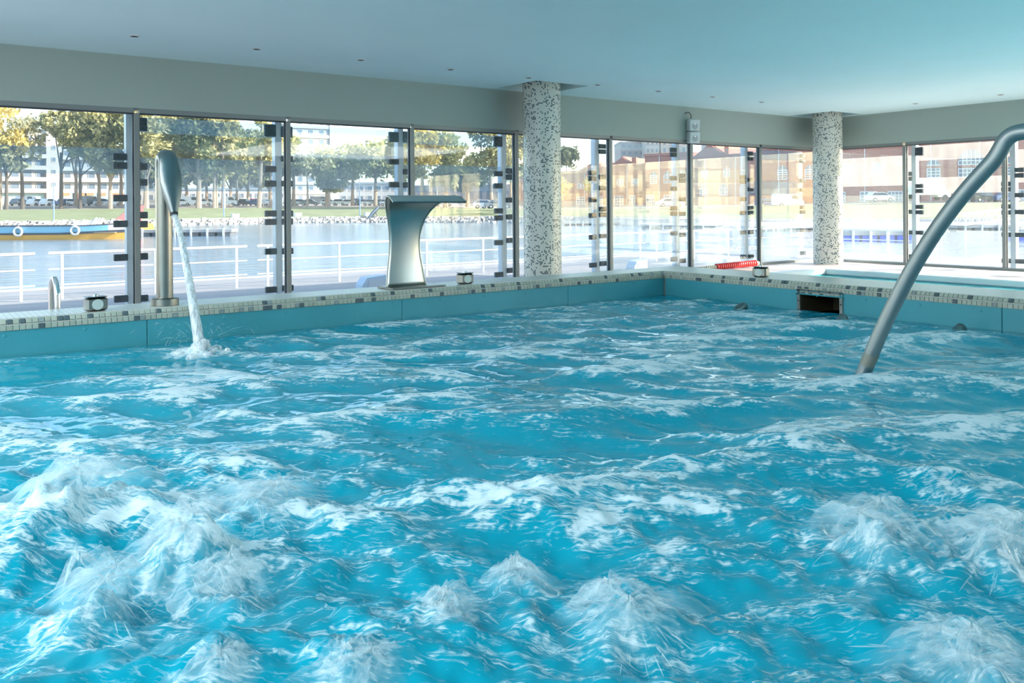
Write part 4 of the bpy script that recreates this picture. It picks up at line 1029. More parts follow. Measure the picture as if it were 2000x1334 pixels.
pontoon(1860, 1990, 78, .5, M['float_dark'], 'dark pontoon under the white gangway', 4)
pontoon(1980, 2080, 58, .75, M['float_blue'], 'pontoon on bright blue floats at the right picture edge', 3)
# white gangway with triangular bracing
a, c = Vector((*at_d(1872, 77), 0)), Vector((*at_d(1990, 81), 0)); L = (c - a).length
gwy = thing('gangway', 'white lattice gangway leading down to the pontoon', 'gangway', (a.x, a.y, RIVER + .5)); gwy.rotation_euler = (0, 0, math.atan2((c - a).y, (c - a).x))
def P_(mb, nm, m_): q = mb.build(nm, m_, None, off=(0, 0, 0)); q.parent = gwy; return q
for s in (-.6, .6):
    P_(MB().tube([(0, s, 0), (L, s, .55)], .05, 6), 'lower_chord', M['white_rail']); P_(MB().tube([(0, s, 1.0), (L, s, 1.55)], .05, 6), 'upper_chord', M['white_rail'])
    for k in range(9):
        u0, u1 = k / 9, (k + .5) / 9; P_(MB().tube([(u0 * L, s, .55 * u0), (u1 * L, s, 1 + .55 * u1), ((k + 1) / 9 * L, s, .55 * (k + 1) / 9)], .035, 6), 'brace', M['white_rail'])
P_(MB().add([(0, -.6, 0), (L, -.6, .55), (L, .6, .55), (0, .6, 0)], [(0, 1, 2, 3)]), 'walkway', M['white_rail'])

# ------------------------------------------------------------------ posts and lamp masts
def mast(px, off, h, r, mt, label, cat='post', arm=False):
    d = bank_d(px) + off; x, y = at_d(px, d); L_ = LW(px); z = EYE - 1.62 + max(0, min(1, (off - 5) / (L_ - 5))) * (lawn_top(px) - EYE + 1.62)
    if off > L_ + 8: z = park_z(px)
    o = thing('lamp_mast' if arm else 'marker_post', label, cat, (x, y, z), 'masts and posts on the far bank')
    MB().tube([(x, y, z - .2), (x, y, z + h)], [r, r * .7], 8).build('pole', mt, o)
    if arm:
        MB().tube([(x - .5, y, z + h), (x + .5, y, z + h)], .07, 6).build('arm', mt, o); MB().box(x + .3, x + .9, y - .15, y + .15, z + h - .06, z + h + .1).build('lantern', M['white_plastic'], o)
    else: MB().tube([(x, y, z + h), (x, y, z + h + .12)], [r * 1.3, r * .5], 8).build('cap', mt, o)
M['blue_post'] = mat('blue_post', (.16, .28, .55), .5)
mast(107, 5.5, 5.2, .1, M['blue_post'], 'slim blue post on the lawn behind the boat')
mast(439, 7, 4.8, .1, M['blue_post'], 'slim blue post on the lawn right of the water cannon')
mast(705, 7, 4.3, .1, M['blue_post'], 'slim blue post on the lawn left of the waterfall spout')
for px, h, lab in ((665, 11, 'pale lamp mast before the tall white block'), (693, 10, 'pale lamp mast left of the two close together'), (704, 10, 'pale lamp mast right of the two close together'), (735, 12.5, 'tall pale lamp mast above the waterfall spout'), (856, 11, 'tall pale lamp mast right of the yellow tree'), (894, 12, 'pale lamp mast near the parked pair of cars')):
    mast(px, LW(px) + 20, h, .09, M['white_rail'], lab, 'lamp post', True)

# ------------------------------------------------------------------ trees
def leaf_m(n, a, c): return island_mat(n, a, c, .8, .1, .35)
LEAF = {'g': leaf_m('olive_leaves', (0.288, 0.272, 0.120), (0.544, 0.480, 0.240)), 'y': leaf_m('yellow_leaves', (0.592, 0.464, 0.128), (0.736, 0.608, 0.256)), 'd': leaf_m('dark_leaves', (0.120, 0.144, 0.080), (0.256, 0.264, 0.136)),
        'w': leaf_m('willow_leaves', (0.368, 0.368, 0.160), (0.608, 0.560, 0.272)), 's': leaf_m('sparse_grey_leaves', (0.368, 0.336, 0.208), (0.544, 0.496, 0.288))}
BARK = mat('pale_bark', (.34, .26, .20), .9, noise=(2, .25)); BARKD = mat('dark_bark', (.10, .085, .075), .9)
def tree(px, off, trunk_h, blobs, leaf, label, bark=BARK, tr=.32, nleaf=1500, ls=.46, lean=0.0, forks=()):
    """blobs: (side, up, rx, rz) in metres from the foot"""
    rr = random.Random(int(px * 7 + off)); d = bank_d(px) + off; x, y = at_d(px, d)
    z = park_z(px) if off > LW(px) + 8 else EYE - 1.62 + max(0, min(1, (off - 5) / (LW(px) - 5))) * (lawn_top(px) - EYE + 1.62)
    rx_, ry_ = cy, -sy
    o = thing('bank_tree', label, 'tree', (x, y, z), 'trees on the far bank')
    def W(s, dpt, up): return (x + rx_ * s + sy * dpt, y + ry_ * s + cy * dpt, z + up)
    MB().tube([W(lean * q * trunk_h + .1 * math.sin(3 * q), 0, q * trunk_h - (.3 if q == 0 else 0)) for q in (0, .25, .5, .75, 1)], [tr * 1.25, tr, tr * .85, tr * .7, tr * .45], 8).build('trunk', bark, o, smooth=True)
    bm_ = MB()
    for bs_ in blobs:
        s0 = lean * trunk_h * .6; h0 = min(trunk_h * rr.uniform(.5, .9), bs_[1] * .9)
        bm_.tube([W(lean * h0, 0, h0), W((lean * h0 + bs_[0]) / 2 + rr.uniform(-.3, .3), rr.uniform(-.5, .5), (h0 + bs_[1]) / 2), W(bs_[0], 0, bs_[1] + bs_[3] * .5)], [tr * .45, tr * .3, tr * .1], 6)
    if blobs: bm_.build('branches', bark, o)
    V = np.zeros((0, 3)); cnt = 0; vs_ = []; 
    tot = sum(b_[2] ** 2 * b_[3] for b_ in blobs)
    r_ = np.random.default_rng(int(px * 13 + off))
    for (s, up, rx, rz) in blobs:
        n = max(30, int(1.3 * nleaf * rx * rx * rz / tot)); u = r_.standard_normal((n, 3)); u /= np.linalg.norm(u, axis=1)[:, None]; rad = r_.random(n) ** .45
        # clumps
        nc = max(5, n // 45); cl = r_.standard_normal((nc, 3)); cl = cl / np.linalg.norm(cl, axis=1)[:, None] * (r_.random(nc) ** .4)[:, None]; k = r_.integers(0, nc, n)
        p = cl[k] * .82 + u * rad[:, None] * .34
        P = np.stack([x + rx_ * (s + p[:, 0] * rx) + sy * p[:, 1] * rx, y + ry_ * (s + p[:, 0] * rx) + cy * p[:, 1] * rx, z + up + p[:, 2] * rz], -1)
        A = r_.standard_normal((n, 3)); A /= np.linalg.norm(A, axis=1)[:, None]; Bv = np.cross(A, r_.standard_normal((n, 3))); Bv /= np.linalg.norm(Bv, axis=1)[:, None]
        sz = ls * (.6 + .8 * r_.random(n))[:, None]
        vs_.append(np.stack([P - A * sz, P + Bv * sz * .55, P + A * sz, P - Bv * sz * .55], 1).reshape(-1, 3))
    vv = np.concatenate(vs_); nq = len(vv) // 4
    mb = MB(); mb.v = [tuple(q) for q in vv]; mb.f = [(4 * i, 4 * i + 1, 4 * i + 2, 4 * i + 3) for i in range(nq)]; mb.mi = [0] * nq
    tag(mb.build('foliage', LEAF[leaf], o), kind='stuff')
T0 = lambda px: LW(px) + 2
# left bay: tall thin trees in front of the apartment block
tree(2, T0(0), 13, [(-1, 17, 5, 5), (3, 13, 4, 3.5), (-2, 10, 3, 2.5)], 'y', 'yellowing tree at the very left of the far bank', nleaf=1700)
tree(14, T0(0) - 1, 9, [(0, 11, 3.2, 3.4), (2, 8.5, 2.2, 1.6), (-2, 13, 2.5, 2.4)], 's', 'thin dark-trunked tree second from the left on the far bank', BARKD, .32, 700)
tree(46, T0(0), 12, [(1, 15, 4.2, 4), (-2.5, 12, 3, 2.6), (3, 11, 2.2, 2), (-2, 8.5, 2.6, 1.6)], 's', 'thin dark-trunked tree before the apartment balconies', BARKD, .34, 800, lean=-.03)
tree(121, T0(0), 11, [(-1.5, 16.5, 3.2, 2.6), (3, 15, 4, 3.4), (4, 11.5, 2.6, 2), (1, 18.5, 3, 2)], 'g', 'forked dark-trunked tree before the apartment corner', BARKD, .36, 1000)
tree(158, T0(0), 9, [(2.5, 16, 5.5, 4.8), (5, 11, 4.4, 3.6), (-.5, 12, 2.2, 2)], 'g', 'bushy olive-green tree left of the first window post', BARKD, .33, 2200)
tree(217, T0(0), 8, [(0, 17, 5.5, 4.5), (-2, 10.5, 4, 3.2), (3, 12, 3.6, 4), (1, 7.6, 3.6, 1.4)], 'g', 'dense olive-green tree beside the first window post', BARK, .4, 2600)
# second bay
tree(287, T0(280), 9, [(-1, 16, 5.5, 4.6), (2, 11, 4, 3.4), (-3, 10, 3, 3)], 'g', 'broad olive tree directly behind the water cannon', BARK, .5, 2400)
tree(345, T0(300) + 6, 10, [(0, 16.5, 5, 4.2), (1, 10.5, 4.2, 3)], 'g', 'olive tree just right of the cannon neck', BARK, .35, 2000)
tree(390, T0(380), 10, [(-1, 15, 4.5, 4), (2, 10, 3.6, 3.6), (-3, 8.5, 3, 2)], 'd', 'dark green tree with a thick forked trunk', BARK, .52, 2000)
tree(420, T0(400), 13, [(0, 18, 4, 3.6), (-2, 12, 3, 3)], 'g', 'slim pale-trunked tree, left of three in a cluster', BARK, .3, 1200)
tree(424, T0(400) + 2, 14, [(1, 19, 4, 3), (2, 12, 3, 2.6)], 's', 'slim pale-trunked tree, middle of three in a cluster', BARK, .3, 900)
tree(438, T0(430), 12, [(0, 16, 4.2, 3.4), (2.5, 10, 3.6, 3), (-1.5, 8, 3, 2)], 'g', 'slim pale-trunked tree, right of three in a cluster', BARK, .4, 1600)
tree(464, T0(460) + 14, 7, [(0, 10, 4.5, 3.8), (2, 14, 3, 2)], 'w', 'small light green tree before the white building', BARK, .28, 1400)
tree(508, T0(500), 19, [(2, 13, 3, 3.6), (.5, 20, 2.6, 3), (-1.5, 11, 2, 2.4)], 'w', 'tall straight reddish-trunked tree left of the second window post', BARK, .42, 1300, lean=.04)
tree(531, T0(520), 14, [(1, 14, 3.8, 4.2), (-1.5, 10, 2.6, 2.4)], 'y', 'yellow-leaved tree beside the second window post', BARK, .4, 1500)
tree(545, T0(520) + 5, 12, [(1, 13, 4, 4.4)], 'w', 'light green tree half hidden by the second window post', BARK, .35, 1300)
for k, (px_, sd_, lf) in enumerate(((285, 0, 'g'), (322, .4, 'g'), (366, -.3, 'w'), (405, .5, 'g'), (452, 0, 'w'), (486, .4, 'g'), (528, 0, 'w'))):
    tree(px_, T0(px_) + 30, 6, [(sd_, 7.5, 5.2, 3.6), (sd_ + 2.5, 11.5, 4.6, 3.8), (sd_ - 3, 10.5, 4.2, 3.4), (sd_, 15.5, 4.8, 3.4)], lf, '%s broad tree from the left in the back row behind the second bay' % ORD[k], BARK, .4, 2600, ls=.55)
for k, (px_, lf) in enumerate(((150, 's'), (195, 'w'), (238, 'g'))):
    tree(px_, T0(px_) + 12, 9, [(0, 14.5, 4.6, 3.4), (2.5, 18, 4.6, 3.2), (-3, 17, 4.4, 3)], lf, '%s tree from the left in the back row behind the left bay' % ORD[k], BARK, .36, 2000, ls=.5)
# third bay
tree(575, T0(580) + 12, 11, [(-3, 13, 3.6, 5), (0, 8, 4, 2.4)], 'g', 'green tree before the left part of the tall white block', BARK, .4, 1900)
tree(602, T0(600), 7, [(-.5, 9.5, 3.6, 2.2), (3, 8.5, 2.6, 1.6)], 's', 'small forked reddish-trunked tree before the tall block', BARK, .25, 500)
tree(640, T0(640) + 8, 8, [(0, 9, 5.2, 4.2), (1, 5, 4.2, 2.4)], 'w', 'rounded light green tree before the tall white block', BARK, .4, 2600)
tree(645, T0(640), 4, [(0, 5.5, 2.8, 2.6)], 'd', 'low dark green tree among the parked cars', BARK, .25, 1000, ls=.28)
tree(690, T0(690) + 10, 8, [(0, 9.5, 4.2, 4.6), (-3, 7, 3, 3)], 'w', 'light green tree right of the tall white block', BARK, .35, 2000)
tree(735, T0(730) + 10, 8, [(0, 10, 5.4, 4.8), (3.5, 8, 4, 4)], 'w', 'wide light green tree above the waterfall spout', BARK, .4, 2400)
tree(778, T0(770), 6, [(0, 12, 3.6, 3.2)], 's', 'bare forked tree beside the third window post', BARK, .3, 500)
# fourth bay
tree(826, T0(820), 8, [(0, 11.5, 5, 4.8), (-2, 8, 3.6, 3), (3, 13.5, 3, 2.2)], 'y', 'big yellow-leaved tree right of the third window post', BARK, .45, 2600)
tree(872, T0(860) + 6, 9, [(-1, 13.5, 4.6, 4), (2, 10, 4.6, 4), (0, 6.5, 4.4, 2.6)], 'w', 'tall yellow-green tree in the middle of the fourth bay', BARK, .45, 2400)
tree(915, T0(900) + 16, 6, [(0, 6.5, 5.4, 3.4)], 'd', 'dark rounded tree low behind the car park', BARK, .4, 1500)
tree(962, T0(950), 9, [(-1, 15.5, 4, 4.2), (2, 10.5, 4.4, 4.2), (-3, 8, 3.4, 3.6)], 'g', 'tall grey-green tree left of the nearer column', BARK, .4, 2400, lean=-.05)
tree(1000, T0(1000) + 8, 9, [(1, 13, 4.4, 5.4), (0, 7.5, 4, 2.6)], 'g', 'grey-green tree half hidden by the fourth window post', BARK, .4, 1800)
tree(1108, 90, 6, [(0, 12.5, 3.4, 3.2)], 'd', 'dark conifer top above the brick roofs', BARKD, .4, 900)
tree(1100, 52, 3, [(0, 4.6, 2.2, 2.2)], 'y', 'orange autumn bush before the brick wall, left', BARK, .2, 700, ls=.25)
tree(1157, 60, 3, [(0, 4.6, 2.0, 2.0)], 'y', 'orange autumn bush before the brick wall, right', BARK, .2, 700, ls=.25)

# ------------------------------------------------------------------ cars
GLASSC = mat('car_window', (.05, .07, .09), .15); TYRE = mat('tyre', (.02, .02, .02), .8); HUB = mat('hub', (.5, .5, .5), .4, .8)
LAMPR = mat('tail_lamp', (.5, .03, .03), .3)
def car_proto(kind):
    if kind == 'van': body = [(-2.3, .3), (2.3, .3), (2.3, .9), (1.9, 1.15), (1.35, 2.0), (-2.25, 2.05), (-2.3, .9)]; win = [(1.25, 1.85), (1.75, 1.2), (.4, 1.2), (.4, 1.85)]
    elif kind == 'hatch': body = [(-1.95, .3), (1.95, .3), (1.98, .75), (1.1, .95), (.45, 1.45), (-1.3, 1.48), (-1.85, 1.0), (-1.97, .75)]; win = [(.38, 1.38), (.95, .98), (-1.65, 1.0), (-1.25, 1.4)]
    else: body = [(-2.2, .3), (2.2, .3), (2.25, .7), (1.3, .9), (.6, 1.38), (-.9, 1.42), (-1.6, 1.0), (-2.2, .92)]; win = [(.52, 1.32), (1.1, .93), (-1.4, .98), (-.85, 1.35)]
    W_ = .88
    bd_ = MB(); n = len(body)
    V = []
    for yy, k in ((-W_, .9), (-W_ * .86, 1), (W_ * .86, 1), (W_, .9)): V += [(x_ , yy if z_ < 1.0 else yy * .86, z_ if k == 1 else .3 + (z_ - .3) * .97) for x_, z_ in body]
    f = [tuple(range(n)), tuple(range(4 * n - 1, 3 * n - 1, -1))]
    for r in range(3):
        for k in range(n): j = (k + 1) % n; f.append((r * n + j, r * n + k, r * n + n + k, r * n + n + j))
    bd_.add(V, f)
    wn2 = MB()
    for s in (-1, 1): wn2.add([(x_, s * W_ * .89 if z_ > 1.1 else s * W_ * 1.005, z_) for x_, z_ in win], [(0, 1, 2, 3)])
    ft = [(win[0][0] + .1, win[0][1]), (win[1][0] + .1, win[1][1])]
    wn2.add([(ft[0][0] + .02, -.65, ft[0][1] + .03), (ft[0][0] + .02, .65, ft[0][1] + .03), (ft[1][0] + .08, .7, ft[1][1] + .02), (ft[1][0] + .08, -.7, ft[1][1] + .02)], [(0, 1, 2, 3)])
    wh = MB().tube([(0, -.1, 0), (0, .1, 0)], .32, 14).mesh('wheel', TYRE); hb = MB().tube([(0, -.11, 0), (0, .11, 0)], .17, 10).mesh('hub', HUB)
    return bd_.mesh('car_body', mat('car_paint_' + kind, (.7, .7, .7), .25)), wn2.mesh('car_windows', GLASSC), wh, hb, (1.35 if kind != 'hatch' else 1.2)
PROTO = {k: car_proto(k) for k in ('van', 'hatch', 'sedan')}
PAINT = {k: mat('paint_' + k, c, .25, .0 if k in ('white', 'red') else .3) for k, c in dict(white=(.82, .83, .84), silver=(.50, .52, .55), black=(.03, .035, .04), grey=(.18, .20, .22), red=(.55, .05, .05), blue=(.08, .12, .25)).items()}
def car(px, off, kind, paint, ang, label, dz=0):
    d = bank_d(px) + off; x, y = at_d(px, d); o = thing('parked_car', label, 'car', (x, y, park_z(px) + dz - .02), 'cars parked on the far bank'); o.rotation_euler = (0, 0, -YAW + ang)
    bm_, wm, wh, hb, ax_ = PROTO[kind]
    q = inst(bm_, 'body', o, (0, 0, 0)); q.material_slots[0].link = 'OBJECT'; q.material_slots[0].material = PAINT[paint]
    inst(wm, 'windows', o, (0, 0, 0))
    for sx in (-1, 1):
        for s in (-1, 1):
            w = inst(wh, 'wheel', o, (sx * ax_, s * .8, .32)); inst(hb, 'hub', w, (0, 0, 0))
r1 = lambda px: LW(px) + 16
CARS = [(40, 'hatch', 'grey', 1.5, 'dark grey car left of the forked trunk'), (73, 'hatch', 'white', 1.4, 'white hatchback left of the second white one'), (98, 'hatch', 'white', 1.4, 'white hatchback below the apartment corner'),
        (128, 'sedan', 'blue', 1.5, 'dark blue car behind the forked trunk'), (150, 'hatch', 'white', .2, 'white car half hidden by a dark trunk'), (176, 'van', 'grey', 1.5, 'dark grey people carrier before the orange shops'),
        (205, 'hatch', 'silver', .3, 'silver car before the orange shops'), (232, 'hatch', 'white', 1.4, 'white car behind the first window post'), (358, 'hatch', 'white', .2, 'white car right of the cannon jet'), (374, 'van', 'white', .1, 'white van right of the cannon jet'),
        (398, 'hatch', 'white', .3, 'white car behind the thick forked trunk'), (446, 'van', 'white', 0.1, 'white van behind the tree cluster'), (480, 'hatch', 'black', 1.5, 'black hatchback seen from behind before the white wall'),
        (503, 'hatch', 'blue', 1.4, 'dark blue car left of the tall straight tree'), (521, 'hatch', 'white', 1.4, 'white car between two reddish trunks'), (572, 'hatch', 'white', .2, 'white car right of the second window post'),
        (590, 'hatch', 'silver', .2, 'silver car third from the second window post'), (607, 'sedan', 'grey', .1, 'grey sedan in front of the red one'), (645, 'hatch', 'white', .1, 'white car under the low dark tree'), (668, 'hatch', 'white', 0, 'white car right of the low dark tree'),
        (684, 'sedan', 'white', 0, 'white sedan left of the leaning sculpture'), (712, 'sedan', 'grey', 0, 'grey sedan right of the blue post'), (727, 'sedan', 'silver', .1, 'silver sedan above the leaning sculpture'), (748, 'hatch', 'grey', .2, 'grey car left of the waterfall spout'),
        (760, 'hatch', 'silver', .1, 'silver car partly hidden by the waterfall spout'), (820, 'sedan', 'white', 0, 'white sedan under the big yellow tree'), (845, 'van', 'white', 0, 'white van right of the big yellow tree'), (868, 'hatch', 'silver', 0, 'silver car above the waterfall lip')]
for px, kind, paint, ang, lab in CARS: car(px, r1(px), kind, paint, ang, lab)
CARS2 = [(138, 'sedan', 'red', .1, 'red sedan in the back row before the orange shops'), (198, 'hatch', 'red', 1.4, 'red hatchback in the back row near the first window post'), (55, 'van', 'silver', .1, 'silver van in the back row below the balconies'),
         (610, 'sedan', 'red', 0, 'red sedan in the back row left of the low dark tree'), (627, 'van', 'grey', 0, 'grey van in the back row left of the low dark tree'), (700, 'hatch', 'blue', 0, 'blue car in the back row by the lamp masts'), (408, 'hatch', 'grey', .1, 'grey car in the back row behind the tree cluster'), (497, 'hatch', 'red', 1.2, 'small red car in the back row by the white wall')]
for px, kind, paint, ang, lab in CARS2: car(px, r1(px) + 18, kind, paint, ang, lab, .3)
CARS3 = [(948, 12, 'hatch', 'silver', .1, 'silver car on the path left of the nearer column'), (962, 22, 'sedan', 'white', .1, 'white sedan left of the nearer column'), (975, 10, 'sedan', 'grey', .2, 'grey car beside the fourth window post'),
         (1310, 40, 'sedan', 'white', .1, 'white sedan before the brick wall left of the loudspeakers'), (1502, 46, 'sedan', 'blue', .2, 'dark blue car before the brick wall near the far corner'), (1540, 44, 'van', 'white', .1, 'white van before the brick wall near the farther column'),
         (1720, 42, 'hatch', 'white', .1, 'white car right of the farther column'), (1925, 46, 'sedan', 'black', .1, 'black car behind the rising steel tube'), (1968, 46, 'sedan', 'blue', .1, 'dark blue car at the right window post')]
for px, off, kind, paint, ang, lab in CARS3:
    d = bank_d(px) + off; zc = EYE + (hor(px) - (404 if px < 1600 else 394)) / F * d if px > 1200 else EYE + (hor(px) - 407) / F * d
    car(px, off, kind, paint, ang, lab, zc - park_z(px))
# white box truck
px, d = 1815, bank_d(1815) + 42; x, y = at_d(px, d); zb = park_z(px) - .02
tk = thing('box_truck', 'white box truck before the brick building', 'truck', (x, y, zb)); tk.rotation_euler = (0, 0, -YAW + .1)
def K_(mb, nm, m_): q = mb.build(nm, m_, None, off=(0, 0, 0)); q.parent = tk; return q
K_(MB().box(-3.2, .9, -1.1, 1.1, .8, 3.3, bev=.05), 'cargo_box', PAINT['white']); K_(MB().prism([(.95, .5), (2.9, .5), (2.9, 1.2), (2.3, 1.4), (1.9, 2.3), (.95, 2.4)], -1.0, 1.0), 'cab', PAINT['white'])
K_(MB().box(1.3, 2.05, -1.02, 1.02, 1.45, 2.1), 'cab_window', GLASSC)
for xx in (-2.2, 2.0):
    for s in (-.95, .95): K_(MB().tube([(xx, s - .15, .42), (xx, s + .15, .42)], .42, 14), 'wheel', TYRE)

# ------------------------------------------------------------------ buildings
M['cream'] = mat('cream_render', (0.462, 0.409, 0.356), .8, noise=(.3, .05)); M['white_render'] = mat('white_render', (0.471, 0.459, 0.446), .8); M['bgrey'] = mat('grey_render', (0.364, 0.336, 0.322), .8)
M['win'] = mat('far_window', (.16, .20, .25), .2); M['shop'] = mat('shop_glass', (.35, .50, .50), .3); M['orange'] = mat('orange_panel', (.72, .24, .10), .6)
def building(px0, d0, px1, d1, depth, h, zb, label, mt, floors, cols, wfrac=.5, hfrac=.45, name='apartment_block', skip0=0, slab=None, cat='building', wmesh=None, per_col=None):
    a, c = Vector((*at_d(px0, d0), 0)), Vector((*at_d(px1, d1), 0)); L = (c - a).length
    o = thing(name, label, cat, (a.x, a.y, zb)); o.rotation_euler = (0, 0, math.atan2((c - a).y, (c - a).x))
    def P(mb, nm, m_): q = mb.build(nm, m_, None, off=(0, 0, 0)); q.parent = o; return q
    P(MB().box(0, L, 0, depth, -2, h), 'wall', mt); P(MB().box(-.2, L + .2, -.2, depth, h, h + .5), 'parapet', mt)
    fh = h / floors; cw = L / cols; ww, hh = cw * wfrac, fh * hfrac
    pane = MB().box(-ww / 2, ww / 2, -.06, .02, -hh / 2, hh / 2).mesh('pane', M['win']); frm = MB()
    for (x0, x1, z0, z1) in ((-ww / 2 - .1, ww / 2 + .1, hh / 2, hh / 2 + .12), (-ww / 2 - .1, ww / 2 + .1, -hh / 2 - .15, -hh / 2), (-ww / 2 - .1, -ww / 2, -hh / 2, hh / 2), (ww / 2, ww / 2 + .1, -hh / 2, hh / 2)): frm.box(x0, x1, -.12, .02, z0, z1)
    frm = frm.mesh('window', mt)
    for r in range(skip0, floors):
        for k in range(cols):
            q = inst(frm, 'window', o, (cw * (k + .5), 0, fh * (r + .55))); inst(pane, 'pane', q, (0, 0, 0))
        if slab: P(MB().box(-.1, L + .1, -slab, 0, fh * r - .15, fh * r + .15), 'balcony_slab', M['white_render']); P(MB().box(-.1, L + .1, -slab, -slab + .1, fh * r + .15, fh * r + .9), 'balcony_front', mt)
    return o, L, P
zp = park_z(0) + .6
o, L, P = building(-60, 205, 93, 215, 14, 17.5, zp, 'cream apartment block with long balconies at the left', M['cream'], 6, 6, .62, .5, skip0=1, slab=1.2)
for k in range(3): P(MB().box(L * (k + .1) / 3, L * (k + .9) / 3, -.1, .1, .3, 2.6), 'shop_window', M['shop'])
o, L, P = building(93, 214, 122, 216, 14, 19.0, zp, 'narrow cream stair tower with small square windows', M['cream'], 6, 1, .22, .3, skip0=1)
o, L, P = building(122, 219, 262, 226, 14, 14.5, zp, 'pale apartment wing behind the trees with orange shopfronts', M['white_render'], 5, 6, .5, .45, skip0=1, slab=.9)
for k, m_ in enumerate(('shop', 'orange', 'shop', 'shop', 'orange', 'orange')): P(MB().box(L * (k + .08) / 6, L * (k + .92) / 6, -.95, -.8, .2, 2.7), 'shop_window', M[m_]); P(MB().box(L * (k + .08) / 6, L * (k + .7) / 6, -1.05, -.95, 2.1, 2.7), 'shop_sign', M['orange'])
building(262, 235, 330, 235, 14, 12, zp, 'low white building behind the water cannon', M['white_render'], 4, 3)
building(340, 230, 560, 236, 12, 3.6, zp, 'long low white wall building behind the car park', M['white_render'], 1, 14, .4, .3, name='low_building')
building(455, 270, 552, 270, 14, 17, zp, 'pale block behind the yellow tree in the second bay', M['cream'], 5, 5)
o, L, P = building(556, 280, 662, 290, 16, 28.5, zp, 'tall white apartment block with dark window columns', M['white_render'], 9, 5, .34, .5, slab=.5)
P(MB().box(L - 3, L + .3, -.7, 14, 0, 29.5), 'corner_pier', M['white_render'])
building(665, 260, 800, 262, 12, 6, zp - .3, 'low pale building behind the lamp masts', M['white_render'], 2, 8, .5, .4, name='low_building')
building(800, 250, 1000, 240, 12, 5.5, zp - 1.2, 'low dark shed row behind the fourth bay trees', M['bgrey'], 1, 12, .5, .4, name='low_building')
building(1215, 330, 1262, 330, 20, 23, zp, 'pale grey tower far behind the brick roofs', M['bgrey'], 8, 4, .5, .4, name='distant_tower')
building(1264, 320, 1290, 320, 18, 23.5, zp, 'cream tower far behind the brick roofs, beside the grey one', M['cream'], 8, 3, .4, .5, name='distant_tower')
building(1294, 325, 1345, 325, 18, 24, zp, 'cream tower with tall windows far behind the brick roofs, rightmost', M['cream'], 8, 4, .4, .6, name='distant_tower')
building(1395, 300, 1440, 300, 18, 22, zp, 'white block far behind the brick gables right of the loudspeakers', M['white_render'], 7, 4, .5, .4, name='distant_tower')

# brick works: long red halls with gables and arched windows
def brick_mat():
    m = mat('red_brick', (.42, .15, .11), .85); n = m.node_tree.nodes; l = m.node_tree.links
    tc = n.new('ShaderNodeTexCoord'); br = n.new('ShaderNodeTexBrick'); br.inputs['Scale'].default_value = 1
    br.inputs['Brick Width'].default_value = .5; br.inputs['Row Height'].default_value = .2; br.inputs['Mortar Size'].default_value = .02
    br.inputs['Color1'].default_value = (.44, .15, .11, 1); br.inputs['Color2'].default_value = (.36, .12, .09, 1); br.inputs['Mortar'].default_value = (.42, .30, .26, 1)
    sp = n.new('ShaderNodeSeparateXYZ'); cb = n.new('ShaderNodeCombineXYZ'); l.new(tc.outputs['Object'], sp.inputs[0]); l.new(sp.outputs[0], cb.inputs[0]); l.new(sp.outputs[2], cb.inputs[1])
    l.new(cb.outputs[0], br.inputs['Vector']); l.new(br.outputs['Color'], n['Principled BSDF'].inputs['Base Color']); return m
M['brick'] = brick_mat(); M['roof'] = mat('terracotta_roof', (0.510, 0.204, 0.128), .8, noise=(1, .15)); M['winw'] = mat('white_window_bars', (.75, .76, .78), .5)
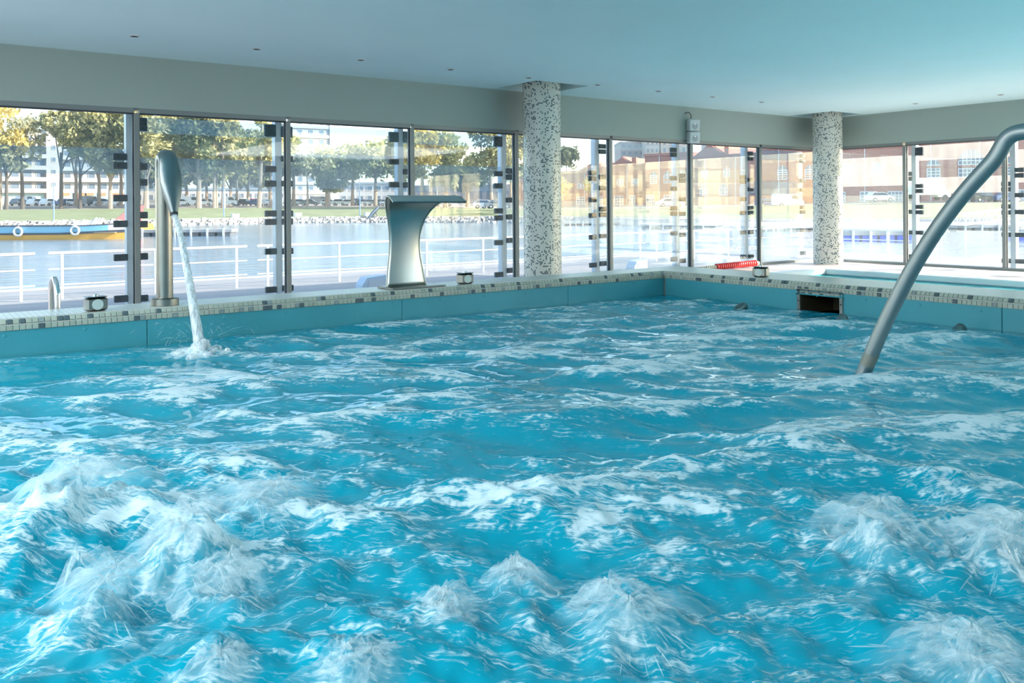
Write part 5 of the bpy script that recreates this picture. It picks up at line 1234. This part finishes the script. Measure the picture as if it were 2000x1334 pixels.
def brick_hall(px0, d0, px1, d1, h, label, gables, wins, depth=18, zb=None):
    a, c = Vector((*at_d(px0, d0), 0)), Vector((*at_d(px1, d1), 0)); L = (c - a).length; zb = EYE - .9 if zb is None else zb
    o = thing('brick_hall', label, 'building', (a.x, a.y, zb), 'red brick halls'); o.rotation_euler = (0, 0, math.atan2((c - a).y, (c - a).x))
    def P(mb, nm, m_): q = mb.build(nm, m_, None, off=(0, 0, 0)); q.parent = o; return q
    P(MB().box(0, L, 0, depth, -2, h), 'wall', M['brick']); P(MB().box(-.1, L + .1, -.3, 0, h - .5, h), 'cornice', M['brick']); P(MB().box(-.05, L + .05, -.12, 0, h * .5, h * .5 + .35), 'string_course', M['brick'])
    for (u0, u1, gh) in gables:
        x0, x1 = u0 * L, u1 * L; P(MB().prism([(x0, h), (x1, h), ((x0 + x1) / 2, h + gh)], -.15, .3), 'gable', M['brick'])
        P(MB().prism([(x0 - .2, h), ((x0 + x1) / 2, h + gh + .2), (x1 + .2, h), (x1 + .2, h - .01), ((x0 + x1) / 2, h + gh), (x0 - .2, h - .01)], .3, depth), 'roof', M['roof'])
        P(MB().box(x1 - .1, x1 + .9, 0, .8, h, h + gh * .9), 'chimney', M['roof'])
    for k in range(int(L / 7)): P(MB().box(7 * k + 3.4, 7 * k + 3.5, -.14, 0, 0, h - .5), 'downpipe', M['winw'])
    for (u, z0, w, hh, arch) in wins:
        x0 = u * L; poly = [(x0 - w / 2, z0), (x0 + w / 2, z0), (x0 + w / 2, z0 + hh)]
        if arch: poly += [(x0 + w / 2 * math.cos(q), z0 + hh + w / 2 * math.sin(q)) for q in [PI * j / 8 for j in range(1, 8)]]
        poly.append((x0 - w / 2, z0 + hh)); f = P(MB().prism(poly, -.05, .05), 'window', M['win'])
        bars = MB(); nb = max(2, int(w / .55)); top = z0 + hh + (w / 2 if arch else 0)
        for j in range(nb + 1): xx = x0 - w / 2 + w * j / nb; tz = z0 + hh + (math.sqrt(max(0, (w / 2) ** 2 - (xx - x0) ** 2)) if arch else 0); bars.box(xx - .06, xx + .06, -.12, -.05, z0, tz)
        for j in range(5): zz = z0 + hh * j / 4; bars.box(x0 - w / 2, x0 + w / 2, -.12, -.05, zz - .06, zz + .06)
        q = bars.build('glazing_bars', M['winw'], None, off=(0, 0, 0)); q.parent = f
    return o
brick_hall(1012, 205, 1198, 195, 9.0, 'red brick hall with one gable behind the nearer column', [(.66, .98, 1.9)], [(.68, 4.6, 1.6, 1.4, 0), (.86, 4.6, 1.2, 1.6, 0), (.68, .6, 2, 2.2, 0), (.86, .6, 2, 2.2, 0), (.1, 4.6, 1.6, 1.6, 0), (.3, 4.6, 1.6, 1.6, 0)])
brick_hall(1198, 180, 1262, 176, 9.6, 'red brick hall with small gable left of the flat parapet', [(.02, .62, 1.4)], [(.25, 4.9, 1.4, 1.4, 0), (.2, .4, 2.0, 2.4, 0), (.62, .4, 1.2, 2.4, 0), (.7, 4.9, 1.4, 1.4, 0)])
brick_hall(1262, 172, 1352, 165, 11.2, 'red brick hall with flat parapet left of the loudspeakers', [], [(.2, 5.2, 1.6, 1.6, 1), (.5, 5.2, 1.6, 1.6, 1), (.55, .4, 2.6, 2.4, 0), (.8, 5.2, 1.6, 1.6, 1), (.12, .4, 1.8, 2.4, 0)])
brick_hall(1352, 164, 1484, 152, 10.2, 'red brick hall with broad gable right of the loudspeakers', [(.06, .52, 2.2)], [(.2, 2.6, 1.8, 1.4, 1), (.5, 2.6, 1.8, 1.4, 1), (.22, 6, 1.4, 1.4, 0), (.55, 6, 1.4, 1.4, 0), (.8, 2.6, 1.8, 1.4, 1)])
brick_hall(1484, 150, 1775, 140, 11.0, 'long red brick hall behind the farther column', [(.3, .5, 2.2), (.55, .75, 2.2)], [(.17, 5.2, 1.6, 1.6, 1), (.36, 5.2, 1.6, 1.6, 1), (.55, .6, 2.2, 2.2, 0), (.75, .6, 2.6, 2.2, 0), (.6, 5.4, 1.6, 1.6, 1), (.8, 5.4, 1.6, 1.6, 1), (.92, .6, 2.2, 2.2, 0)])
brick_hall(1775, 139, 2150, 128, 13.0, 'tall red brick hall with arched windows at the right', [(.2, .4, 2.6), (.6, .8, 2.6)], [(.145, 5.0, 1.9, 2.0, 1), (.35, 5.0, 3.6, 2.6, 1), (.35, .2, 3.2, 2.6, 0), (.55, 5.0, 1.9, 2.0, 1), (.57, .2, 3.0, 2.6, 0), (.75, 5, 3.6, 2.6, 1)])
